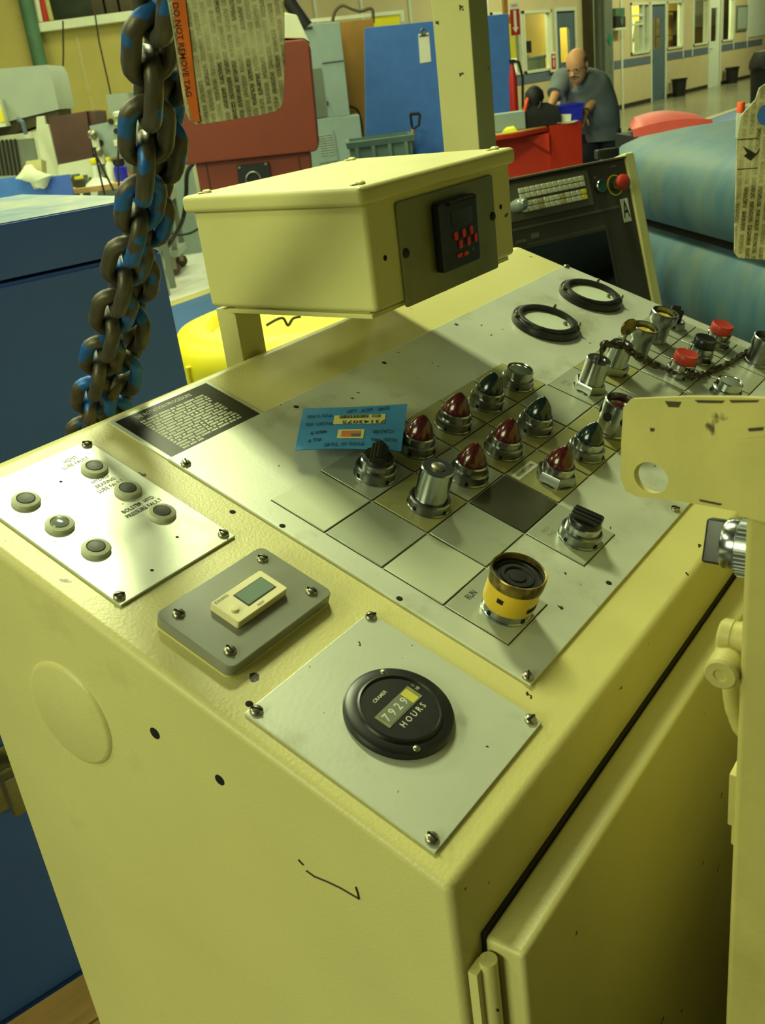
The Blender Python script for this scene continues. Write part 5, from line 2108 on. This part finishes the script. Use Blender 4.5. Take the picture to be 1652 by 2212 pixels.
b.prism(rrect(0.458, 0.5275, 0.2375, 0.3015, 0.004, 3), 0.003, 0.012, bev=0.0015)
kp = put('keypad_display', b, BLACK, dbx, iF)
b = MB()
b.box(0.474, 0.5225, 0.2965, 0.3005, 0.012, 0.015, 0.0008)
put('hood_bar', b, BLACKM, kp)
b = MB()
b.box(0.4775, 0.5165, 0.2760, 0.2915, 0.012, 0.0124)
put('display_window', b, LCDD, kp)
b = MB()
b.prism(rrect(-0.0026, 0.0026, -0.0040, 0.0040, 0.0014, 2), 0.0, 0.0018)
KM = b.mesh('key')
for x, z in ((0.4825, 0.2680), (0.4970, 0.2683), (0.5112, 0.2685), (0.4900, 0.2592), (0.5045, 0.2594), (0.5185, 0.2602)):
    put('key', KM, REDKEY, kp, T(x, z, 0.0118))
b = MB()
b.prism(rrect(-0.0042, 0.0042, -0.0019, 0.0019, 0.001, 2), 0.0, 0.0016)
KM2 = b.mesh('key')
for x, z in ((0.4870, 0.2492), (0.4985, 0.2488)):
    put('key', KM2, REDKEY, kp, T(x, z, 0.0118))
put('lettering', words('4', 0.006), INKF, kp, T(0.5135, 0.2498, 0.0122))

# ------------------------------------------------------------------ blue note card propped on the lamps
cpts = [PAN.px(655, 882, 0.004), PAN.px(880, 872, 0.016), PAN.px(866, 975, 0.026), PAN.px(637, 972, 0.016)]
hs = (0.004, 0.016, 0.026, 0.016)
n_ = 8


def cardp(s_, t_, up=0.0):
    a, b_, c, d_ = [V((*p_, h_)) for p_, h_ in zip(cpts, hs)]
    q = a.lerp(b_, s_).lerp(d_.lerp(c, s_), t_)
    q.z += up + 0.003 * math.sin(PI * s_) * (t_ - 0.3)
    return q


note = thing('note_card', 'blue handwritten card with two stickers propped on the left lamps', 'card', PAN)
b = MB()
b.loft([[cardp(i / n_, k / n_) for i in range(n_ + 1)] for k in range(n_ + 1)], cap=False, closed=False)
b.loft([[cardp(i / n_, k / n_, -0.0005) for i in range(n_ + 1)][::-1] for k in range(n_ + 1)], cap=False, closed=False)
put('sheet', b, CARD, note)


def cpatch(name, s0, s1, t0, t1, up, m):
    b = MB()
    b.loft([[cardp(s0 + (s1 - s0) * i / 4, t0 + (t1 - t0) * k / 2, up) for i in range(5)] for k in range(3)], cap=False, closed=False)
    return put(name, b, m, note)


cpatch('barcode_sticker', 0.31, 0.80, 0.22, 0.44, 0.0004, CARDY)
b = MB()
s_ = 0.36
while s_ < 0.75:
    wd = rnd.choice((0.004, 0.006, 0.010))
    if not 0.63 < s_ < 0.67:
        b.loft([[cardp(s_, 0.23, 0.0007), cardp(s_ + wd, 0.23, 0.0007)], [cardp(s_, 0.305, 0.0007), cardp(s_ + wd, 0.305, 0.0007)]], cap=False, closed=False)
    s_ += wd + rnd.choice((0.005, 0.007))
put('barcode', b, INK, note)
cpatch('small_sticker', 0.37, 0.62, 0.57, 0.78, 0.0004, CARDY)
cpatch('orange_field', 0.405, 0.585, 0.61, 0.74, 0.0007, CARDO)
cpatch('dark_field', 0.50, 0.585, 0.68, 0.74, 0.0009, SLATE)


def on_card(me, s0, t0, ax, name, m):
    """flat lettering laid on the card upside down to the viewer"""
    for v_ in me.vertices:
        q = cardp(s0 - v_.co.x, t0 + v_.co.y, 0.0007)
        v_.co = q
    put(name, me, m, note)


on_card(words('73143075', 0.105), 0.60, 0.395, 0, 'lettering', INK)
for s0, t0, tx in ((0.45, 0.90, 'THIS IS THE'), (0.80, 0.62, 'CALIB'), (0.82, 0.80, 'SIZE M6'), (0.18, 0.62, 'MAT'), (0.18, 0.42, 'ROD 20'), (0.62, 0.10, 'DIE  SET  UP'), (0.17, 0.22, 'TO USE'), (0.16, 0.80, 'ALT')):
    me = words(tx, 0.10, squash=0.75)
    for v_ in me.vertices:
        v_.co.y += 0.35 * v_.co.x * 0.2 + 0.008 * math.sin(v_.co.x * 40)
    on_card(me, s0, t0, 0, 'handwriting', INKB)

# ------------------------------------------------------------------ keys and bead chain
uJ, vJ = cell(6, 2)
uL, vL = cell(7, 2)
vJ -= 0.0075
vL -= 0.0075
h0 = PLH
t = thing('chained_key', 'dark key in the lock nearest the meters with its chain trailing right', 'key', PAN)
b = MB()
b.box(uJ - 0.0035, uJ + 0.0035, vJ - 0.001, vJ + 0.001, h0 + hJ - 0.004, h0 + hJ + 0.008)
b.lathe([(0.003, -0.0012), (0.0078, -0.0014), (0.0084, 0), (0.0078, 0.0014), (0.003, 0.0012)], 20, (0, 0, 0), T(uJ + 0.001, vJ, h0 + hJ + 0.0135, rx=PI / 2))
put('blade', b, CHAIND, t)
pts = []
for a, c, h in ((1305, 742, 0.050), (1330, 745, 0.044), (1352, 752, 0.040), (1375, 768, 0.034), (1400, 782, 0.026), (1425, 793, 0.018), (1450, 801, 0.018), (1478, 808, 0.022), (1500, 812, 0.012), (1525, 806, 0.006), (1550, 797, 0.005), (1580, 782, 0.005), (1604, 766, 0.005), (1630, 752, 0.006)):
    x, y = PAN.px(a, c, h)
    pts.append(PAN.at(x, y, h))
chain_links(t, pts, 0.0076, 0.0092, 0.0018, CHAIND, 0.0, 6, PAN, 'chain_link')
t = thing('round_tag_key', 'flat key with a round brass head standing in the second lock', 'key', PAN)
b = MB()
b.box(uL - 0.004, uL + 0.004, vL - 0.001, vL + 0.001, h0 + hL - 0.004, h0 + hL + 0.012)
put('blade', b, STEEL, t)
b = MB()
b.lathe([(0, -0.001), (0.0100, -0.001), (0.0106, 0), (0.0100, 0.001), (0, 0.001)], 24, (0, 0, 0), T(uL, vL, h0 + hL + 0.020, rx=PI / 2, rz=-0.5))
put('head', b, BRASS, t)

# ------------------------------------------------------------------ foreground stand at the right edge
p = far(1612, 1015, 0.40)
SX, SY, ST = p.x, p.y, p.z
SF = Fr((SX, SY, 0), (1, 0, 0), (0, 1, 0), (0, 0, 1))
st = thing('press_stand', 'cream upright switch stand cut off by the right edge of the view', 'stand', SF)
b = MB()
b.box(0.0, 0.85, -0.30, 0.0, 0.02, ST, 0.004, 3)  # length beyond the view is added to shade the console front
put('body', b, CREAMD, st)
b = MB()
b.box(0.0, 0.86, -0.32, 0.01, 0.0, 0.02, 0.003)
put('foot', b, CREAMD, st)
# drilled bracket
TL, TRr, BR, BL = far(1343, 868, 0.485), far(1625, 862, 0.405), far(1625, 1106, 0.405), far(1338, 1070, 0.485)
exb = (TRr - TL).normalized()
ezb = exb.cross((TL - BL)).normalized()
eyb = ezb.cross(exb)
KF = Fr(TL, exb, eyb, ezb)
if ezb.dot(CAM - TL) < 0:
    KF = Fr(TL, exb, -eyb, -ezb)
iS = SF.M.inverted()
out = [KF.px(*q) for q in ((1362, 862), (1480, 857), (1600, 858), (1668, 862), (1672, 1120), (1600, 1106), (1480, 1085), (1372, 1072), (1350, 1060), (1340, 1035), (1341, 960), (1346, 880))]
hx, hy = KF.px(1405, 1032)
hr_ = abs(KF.px(1441, 1032)[0] - KF.px(1369, 1032)[0]) / 2
hv_ = abs(KF.px(1405, 998)[1] - KF.px(1405, 1064)[1]) / 2
t_ = bmesh.new()
N_ = 48
angs = [2 * PI * k / N_ for k in range(N_)]


def hit(a):
    dx, dy = math.cos(a), math.sin(a)
    best = 9
    for (x1, y1), (x2, y2) in zip(out, out[1:] + out[:1]):
        ex_, ey_ = x2 - x1, y2 - y1
        den = dx * ey_ - dy * ex_
        if abs(den) < 1e-12:
            continue
        tt = ((x1 - hx) * ey_ - (y1 - hy) * ex_) / den
        uu = ((x1 - hx) * dy - (y1 - hy) * dx) / den
        if tt > 0 and -1e-6 <= uu <= 1 + 1e-6:
            best = min(best, tt)
    return hx + dx * best, hy + dy * best


for x_, y_ in out:
    angs.append(math.atan2(y_ - hy, x_ - hx) % (2 * PI))
angs = sorted(set(round(a, 5) for a in angs))
TB = 0.0032
rings = []
for z, inner in ((0, True), (0, False), (-TB, False), (-TB, True)):
    rings.append([t_.verts.new((hx + hr_ * math.cos(a), hy + hv_ * math.sin(a), z)) if inner else t_.verts.new((*hit(a), z)) for a in angs])
M_ = len(angs)
for k in range(4):
    a, c = rings[k], rings[(k + 1) % 4]
    for i in range(M_):
        t_.faces.new((a[i], a[(i + 1) % M_], c[(i + 1) % M_], c[i]))
bmesh.ops.recalc_face_normals(t_, faces=t_.faces[:])
b = MB()
b.join(t_)
put('hasp_bracket', b, CREAMD, st, iS @ KF.M)
b = MB()
q0, q1, q2, q3 = KF.px(1604, 948), KF.px(1680, 940), KF.px(1680, 1130), KF.px(1603, 1112)
b.prism([q0, q1, q2, q3], 0.0, 0.003, bev=0.0006)
put('bracket_tab', b, CREAMD, st, iS @ KF.M)
b = MB()
for pl in (((1436, 866), (1472, 868), (1466, 880), (1444, 879)), ((1500, 864), (1566, 865), (1560, 871), (1508, 870)), ((1575, 864), (1640, 864), (1636, 869), (1580, 870)),
           ((1404, 924), (1414, 925), (1413, 932), (1405, 932)), ((1598, 950), (1603, 952), (1602, 975), (1597, 970)), ((1598, 985), (1603, 985), (1603, 1004), (1598, 1004)),
           ((1598, 1012), (1602, 1014), (1602, 1032), (1597, 1030)), ((1510, 1078), (1560, 1088), (1556, 1092), (1512, 1083)), ((1615, 925), (1650, 922), (1648, 930), (1618, 932))):
    b.prism([KF.px(*q) for q in pl], 0.0, 0.0002)
put('paint_chip', b, GROOVE, st, iS @ KF.M, kind='stuff')
# selector on the side that looks at the console
kx, kz = 0.024, far(1606, 1225, 0.40).z
KM_ = Matrix.Translation((kx - 0.002, 0.0, kz)) @ Matrix.Rotation(-PI / 2, 4, 'X') @ Matrix.Scale(1.28, 4)
b = MB()
b.lathe([(0.0118, 0.0), (0.0118, 0.0055), (0.0112, 0.006), (0.009, 0.0062)], 40)
for k in range(40):
    b.box(0.0115, 0.0122, -0.0004, 0.0004, 0.0006, 0.0052, 0, 1, Matrix.Rotation(2 * PI * k / 40, 4, 'Z'))
sw = put('selector_switch', b, CHROME, st, KM_, 'chrome selector switch with a black knob')
b = MB()
b.lathe([(0.0098, 0.005), (0.0100, 0.0065), (0.0100, 0.0110), (0.0094, 0.0118), (0, 0.0118)], 36)
put('collar', b, CHROMEB, sw)
b = MB()
b.box(-0.0030, 0.0030, -0.0090, 0.0090, 0.0115, 0.0195, 0.0012)
put('knob', b, BLACK, sw, Matrix.Rotation(0.35, 4, 'Z'))
# latch handle below
lp0 = far(1585, 1420, 0.405)
b = MB()
hz = far(1590, 1385, 0.40).z - 0
b.lathe([(0.0085, 0.0), (0.0085, 0.006), (0.0080, 0.0065), (0.0080, 0.0085), (0.0085, 0.009), (0.0085, 0.014), (0.007, 0.0155), (0, 0.016)], 28)
hb = put('latch_handle', b, CREAMD, st, Matrix.Translation((0.020, 0.0, far(1590, 1425, 0.40).z)) @ Matrix.Rotation(-PI / 2, 4, 'X'), 'painted latch boss with a drop handle')
b = MB()
b.tube(smooth_path([(0, 0.0, 0.012), (0.0, 0.012, 0.0125), (0, 0.024, 0.0095), (0, 0.036, 0.0100), (0, 0.050, 0.0075), (0, 0.060, 0.0035), (0, 0.062, 0.0)]), [0.0055] * 6 + [0.0048] * 6 + [0.0036] * 6 + [0.0034] * 6 + [0.0030] * 6 + [0.0026] * 7, 12)
put('drop_handle', b, CREAMD, hb)
b = MB()
b.lathe([(0.0088, 0), (0.0088, 0.022), (0.0076, 0.0235), (0.0036, 0.0236), (0.0030, 0.0228), (0, 0.0228)], 28, (0, 0, 0), T(0.0, 0.010, 0.008, ry=-PI / 2))
put('pivot_boss', b, CREAMD, hb)
for y0, y1, w_ in ((1690, 1800, 0.0045), (1795, 1840, 0.0022)):
    b = MB()
    za, zc = far(1600, y0, 0.40).z, far(1600, y1, 0.40).z
    b.box(0.006, 0.05, -0.001, w_, zc, za, 0.001)
    put('side_strip', b, CREAMD, st)

# ------------------------------------------------------------------ sling chain and tags
chn = thing('sling_chain', 'heavy greasy chain with flaking blue paint hanging behind the console corner', 'chain', WORLD)
s1 = [far(*q) for q in ((350, -130, 0.63), (335, -20, 0.65), (322, 170, 0.69), (314, 330, 0.725), (297, 480, 0.765), (262, 610, 0.81), (228, 740, 0.86), (200, 850, 0.91), (178, 960, 0.96), (165, 1040, 1.0))]
s2 = [far(*q) for q in ((392, -130, 0.68), (380, -20, 0.70), (368, 120, 0.72), (358, 260, 0.745), (335, 400, 0.775), (302, 560, 0.82), (285, 690, 0.865), (262, 830, 0.915), (240, 950, 0.96), (225, 1040, 1.0))]
chain_links(chn, s1, 0.0335, 0.0400, 0.0064, CHAINM, 0.004, 12, WORLD, turn=0.42)
chain_links(chn, s2, 0.0335, 0.0400, 0.0064, CHAINM, 0.016, 12, WORLD, turn=-0.35)


def tag_thing(name, label, quad, d, poly, hole=None):
    o_, x_, y_ = [far(*q, d) for q in quad]
    ex_ = (x_ - o_).normalized()
    ey_ = (y_ - o_)
    ey_ = (ey_ - ex_ * ey_.dot(ex_)).normalized()
    f_ = Fr(o_, ex_, ey_, ex_.cross(ey_))
    if f_.ez.dot(CAM - o_) < 0:
        f_ = Fr(o_, ex_, ey_, -f_.ez)
    t = thing(name, label, 'tag', f_)
    b = MB()
    b.prism([f_.px(*q) for q in poly], -0.0012, 0.0, bev=0.0003)
    put('plate', b, TAGM, t)
    return t, f_


t, tf = tag_thing('sling_tag', 'large dirty printed sling tag with an orange band hanging over the chain', ((480, 130), (600, 115), (470, 30)), 0.60,
                  ((345, -140), (358, -20), (372, 60), (396, 215), (402, 245), (410, 260), (424, 269), (442, 268), (560, 249), (596, 240), (608, 230), (613, 214), (615, 120), (612, -140)))
b = MB()
b.prism([tf.px(*q) for q in ((363, -140), (369, -20), (400, 200), (414, 255), (424, 265), (432, 262), (424, 200), (398, -20), (392, -140))], 0.0002, 0.0006)
put('orange_band', b, ORANGE, t)
b = MB()
up_ = t.matrix_world.to_3x3().inverted() @ V((0, 0, 1))
c0 = tf.px(480, -120)
c3 = V((c0[0], c0[1], 0.001))
b.tube(smooth_path([c3, c3 + up_ * 0.03 + V((0, 0, 0.003)), c3 + up_ * 0.2, c3 + up_ * 1.4]), 0.0012, 6)
put('hanger_wire', b, STEEL, t)
q = tf.px(388, 110, 0.0006)
q2 = tf.px(394, 150, 0.0006)
ang = math.atan2(q2[1] - q[1], q2[0] - q[0])
put('lettering', words('DO NOT REMOVE TAG', 0.0046), INK, t, T(q[0] + 0.0012, q[1], 0.0007, ang))
t, tf = tag_thing('sling_tag', 'narrow dirty tag with a black arrow mark at the right edge', ((1620, 400), (1650, 398), (1620, 300)), 0.56,
                  ((1600, 250), (1632, 215), (1640, 190), (1700, 150), (1720, 400), (1690, 556), (1660, 562), (1596, 558), (1586, 545), (1588, 450), (1592, 300)))
b = MB()
b.prism([tf.px(*q) for q in ((1604, 316), (1632, 332), (1640, 320), (1637, 330), (1620, 347), (1606, 337), (1613, 331))], 0.0001, 0.0004)
put('arrow_mark', b, INK, t)
b = MB()
c0 = tf.px(1656, 248)
b.lathe([(0.0055, 0.0001), (0.0, 0.0001)], 24, (c0[0], c0[1], 0))
put('eyelet_hole', b, BLUEB, t)
b = MB()
up_ = t.matrix_world.to_3x3().inverted() @ V((0, 0, 1))
c3 = V((c0[0], c0[1], 0.001))
b.tube(smooth_path([c3 + up_ * 0.002, c3 + up_ * 0.02 + V((0, 0, 0.004)), c3 + up_ * 0.2, c3 + up_ * 1.4]), 0.0012, 6)
put('hanger_wire', b, STEEL, t)
b = MB()
for yy in (302, 366):
    p0, p1 = tf.px(1592, yy), tf.px(1636, yy - 3)
    b.tube([(p0[0], p0[1], 0), (p1[0], p1[1], 0)], 0.0003, 5)
put('printed_rule', b, INK, t)

# ------------------------------------------------------------------ machine pendant panel behind the console
A2 = V((0.9166, -0.3997, 0)).normalized()
B2 = V((0.3997, 0.9166, 0)).normalized()
tt = math.radians(14.5)
U2 = V((0, 0, math.cos(tt))) + B2 * math.sin(tt)
o_ = far(1350, 342, 2.6)
QF = Fr(o_, A2, U2, A2.cross(U2))
if QF.ez.dot(CAM - o_) < 0:
    QF = Fr(o_, A2, U2, -QF.ez)
pn = thing('machine_pendant', 'charcoal operator panel with white keys and a red stop button behind the console', 'panel', QF)
sz = 1.0 if QF.ez.dot(A2.cross(U2)) > 0 else -1.0


def qbox(bb, x0, x1, y0, y1, z0, z1, bev=0.0):
    bb.box(x0, x1, y0, y1, z0, z1, bev)


wt = -0.42
hh = -(o_.z - 0.02) / math.cos(tt)
b = MB()
qbox(b, wt, -0.002, -0.70, 0.0, -0.10, 0.0, 0.004)
put('case', b, CHAR, pn)
b = MB()
qbox(b, -0.002, 0.028, -0.70, 0.012, -0.12, 0.006, 0.004)
put('side_frame', b, CREAM2, pn)
b = MB()
qbox(b, wt + 0.1, -0.1, -1.08, -0.70, -0.09, -0.02)
put('pedestal', b, CHAR, pn)
# keyboard bezel
k0, k1 = QF.px(1113, 402), QF.px(1263, 378)
k2 = QF.px(1125, 466)
b = MB()
qbox(b, k0[0] - 0.06, k1[0] + 0.008, k2[1] - 0.012, k1[1] + 0.012, 0.0, 0.005, 0.002)
put('keyboard_bezel', b, CHARL, pn)
ka, kb = QF.px(1117, 416), QF.px(1254, 382)
yb0, yb1 = ka[1] + 0.008, QF.px(1130, 452)[1] - 0.012
x_a, x_b = ka[0] - 0.002, kb[0] + 0.003
nx = 12
cw = (x_b - x_a) / nx
b = MB()
b.box(-cw * 0.43, cw * 0.43, -0.0058, 0.0058, 0.005, 0.0095, 0.0008, 1)
KK = b.mesh('keycap')
rows_y = [kb[1] + 0.001, kb[1] - 0.0125, kb[1] - 0.031, kb[1] - 0.0445]
for r_, y in enumerate(rows_y):
    for k in range(nx):
        m = KEYW
        if r_ >= 2 and k in (3, 7):
            m = KEYT
        if r_ >= 2 and k == nx - 1:
            m = KEYY
        me = KK.copy()
        put('keycap', me, m, pn, T(x_a + cw * (k + 0.5), y - 0.006 + 0.0, 0.0))
# green button, stop button
g0 = QF.px(1293, 404)
b = MB()
b.lathe([(0.0165, 0), (0.0165, 0.012), (0.0150, 0.014), (0.0125, 0.014), (0.012, 0.011)], 24, (g0[0], g0[1], 0))
gb_ = put('start_button', b, CHROMEB, pn, None, 'chrome ringed green push button')
b = MB()
b.lathe([(0.0122, 0.010), (0.0118, 0.0125), (0, 0.0130)], 24, (g0[0], g0[1], 0))
put('cap', b, GBTN, gb_)
e0 = QF.px(1328, 400)
b = MB()
b.lathe([(0.026, 0.0), (0.026, 0.0012), (0.0235, 0.0012), (0.0235, 0.0)], 32, (e0[0], e0[1], 0))
es = put('stop_button', b, YDRUM, pn, None, 'red mushroom stop button on a yellow ring')
b = MB()
b.lathe([(0.0145, 0), (0.0145, 0.018), (0.012, 0.02), (0.012, 0.026)], 24, (e0[0], e0[1], 0))
put('stem', b, CHROMEB, es)
b = MB()
b.lathe([(0.012, 0.024), (0.0190, 0.026), (0.0205, 0.030), (0.0190, 0.037), (0.013, 0.041), (0, 0.0425)], 28, (e0[0], e0[1], 0))
put('mushroom_cap', b, REDCAP, es)
for a, c in ((1322, 360), (1284, 384)):
    q = QF.px(a, c)
    put('lettering', words('ALARM' if a > 1300 else 'ON', 0.007), INKF, pn, T(q[0], q[1], 0.0012))
# seam, label A, screen
q0, q1 = QF.px(1115, 500), QF.px(1337, 446)
b = MB()
b.box(wt, q1[0], q1[1] - 0.003, q1[1] + 0.003, 0.0, 0.003)
put('panel_ridge', b, CHARL, pn)
qa = QF.px(1351, 454)
b = MB()
b.box(qa[0] - 0.0125, qa[0] + 0.0125, qa[1] - 0.0295, qa[1] + 0.0295, 0.0, 0.0012)
put('label', b, PAPER, pn)
put('lettering', words('A', 0.062, squash=0.5), INK, pn, T(qa[0], qa[1], 0.0016))
s0_, s1_ = QF.px(1305, 497), QF.px(1330, 615)
b = MB()
qbox(b, wt + 0.02, s0_[0] + 0.010, -0.62, s0_[1] + 0.010, 0.0, 0.004, 0.002)
put('screen_bezel', b, CHAR, pn)
b = MB()
qbox(b, wt + 0.03, s0_[0], -0.60, s0_[1], 0.0035, 0.0045)
put('screen', b, SCREEN, pn)
q = QF.px(1155, 509)
b = MB()
b.box(q[0] - 0.012, q[0] + 0.014, q[1] - 0.007, q[1] + 0.007, 0, 0.0012)
put('nameplate', b, CHARL, pn)
put('lettering', words('CNC', 0.010), INKF, pn, T(q[0] + 0.001, q[1], 0.0015))
q = QF.px(1128, 521)
put('lettering', words('SYSTEM', 0.009), INKF, pn, T(q[0] - 0.005, q[1], 0.0015))
b = MB()
b.box(wt, -0.002, 0.0, 0.006, -0.02, 0.008, 0.002)
put('top_lip', b, CHARL, pn)
p = far(1108, 448, 2.3)
b = MB()
b.lathe([(0, -0.02), (0.014, -0.02), (0.016, 0.0), (0.015, 0.02), (0.008, 0.03), (0, 0.03)], 18)
q = QF.px(1108, 448)
put('indicator_dome', b, CLEARL, pn, T(q[0] + 0.0, q[1], 0.02))

# ------------------------------------------------------------------ worn teal machine at right
D_ = V((0.7173, 0.6968, 0)).normalized()
N2 = V((-0.6968, 0.7173, 0)).normalized()
g = far(1385, 475, 2.9)
TF = Fr((g.x, g.y, 0), -D_, N2, (0, 0, 1))
gz = g.z
te = thing('teal_machine', 'worn teal painted machine with rounded top and dark groove at right', 'machine', TF)
upper = [(-0.02, 0.006), (0.012, 0.012), (0.030, 0.045), (0.030, 0.115), (0.012, 0.165), (-0.03, 0.200), (-0.09, 0.218), (-0.25, 0.228), (-0.55, 0.232), (-0.60, 0.21), (-0.60, 0.006)]
lower = [(-0.60, -0.02), (-0.02, -0.02), (0.012, -0.026), (0.035, -0.055), (0.052, -0.11), (0.055, -0.17), (0.040, -0.22), (0.032, -0.26), (0.040, -0.32), (0.052, -0.42), (0.055, -0.60), (0.03, -gz + 0.01), (-0.60, -gz + 0.01)]


def extr(prof_, x_list):
    R = []
    cy = -0.3
    for x, s_ in x_list:
        R.append([(x, cy + (n - cy) * s_, gz + z * (s_ if z > 0 else 1.0)) for n, z in prof_])
    return R


xs_ = [(-0.335, 0.62), (-0.325, 0.80), (-0.30, 0.90), (-0.24, 0.97), (-0.14, 1.0), (0.5, 1.0), (1.0, 1.0), (1.6, 1.0)]
b = MB()
b.loft(extr(upper, xs_))
put('upper_body', b, TEALM, te)
b = MB()
b.loft(extr(lower, xs_))
put('lower_body', b, TEALM, te)
b = MB()
b.box(-0.26, 1.6, -0.58, -0.02, gz - 0.03, gz + 0.02)
put('groove', b, HOLE, te)
p = far(1598, 300, 2.55)
cnf = Fr((p.x, p.y, gz + 0.229), (1, 0, 0), (0, 1, 0), (0, 0, 1))
t = thing('spray_can', 'spray can with a bright orange cap standing on the teal machine', 'can', cnf)
b = MB()
b.lathe([(0, 0), (0.011, 0), (0.011, 0.05), (0.009, 0.058)], 18)
put('body', b, GREYP, t)
b = MB()
b.lathe([(0.0095, 0.056), (0.0095, 0.078), (0.008, 0.081), (0, 0.081)], 18)
put('cap', b, OCAP, t)
b = MB()
q0 = far(1310, 332, 2.75)
b.box(-0.03, 0.03, -0.02, 0.02, -0.012, 0.012, 0.003)
b.box(-0.028, 0.028, -0.024, -0.018, 0.006, 0.014)
single('black_clamp', b, BLACKM, 'small black clamp block above the pendant panel corner', 'clamp', Fr(q0, RH, FH, (0, 0, 1)))
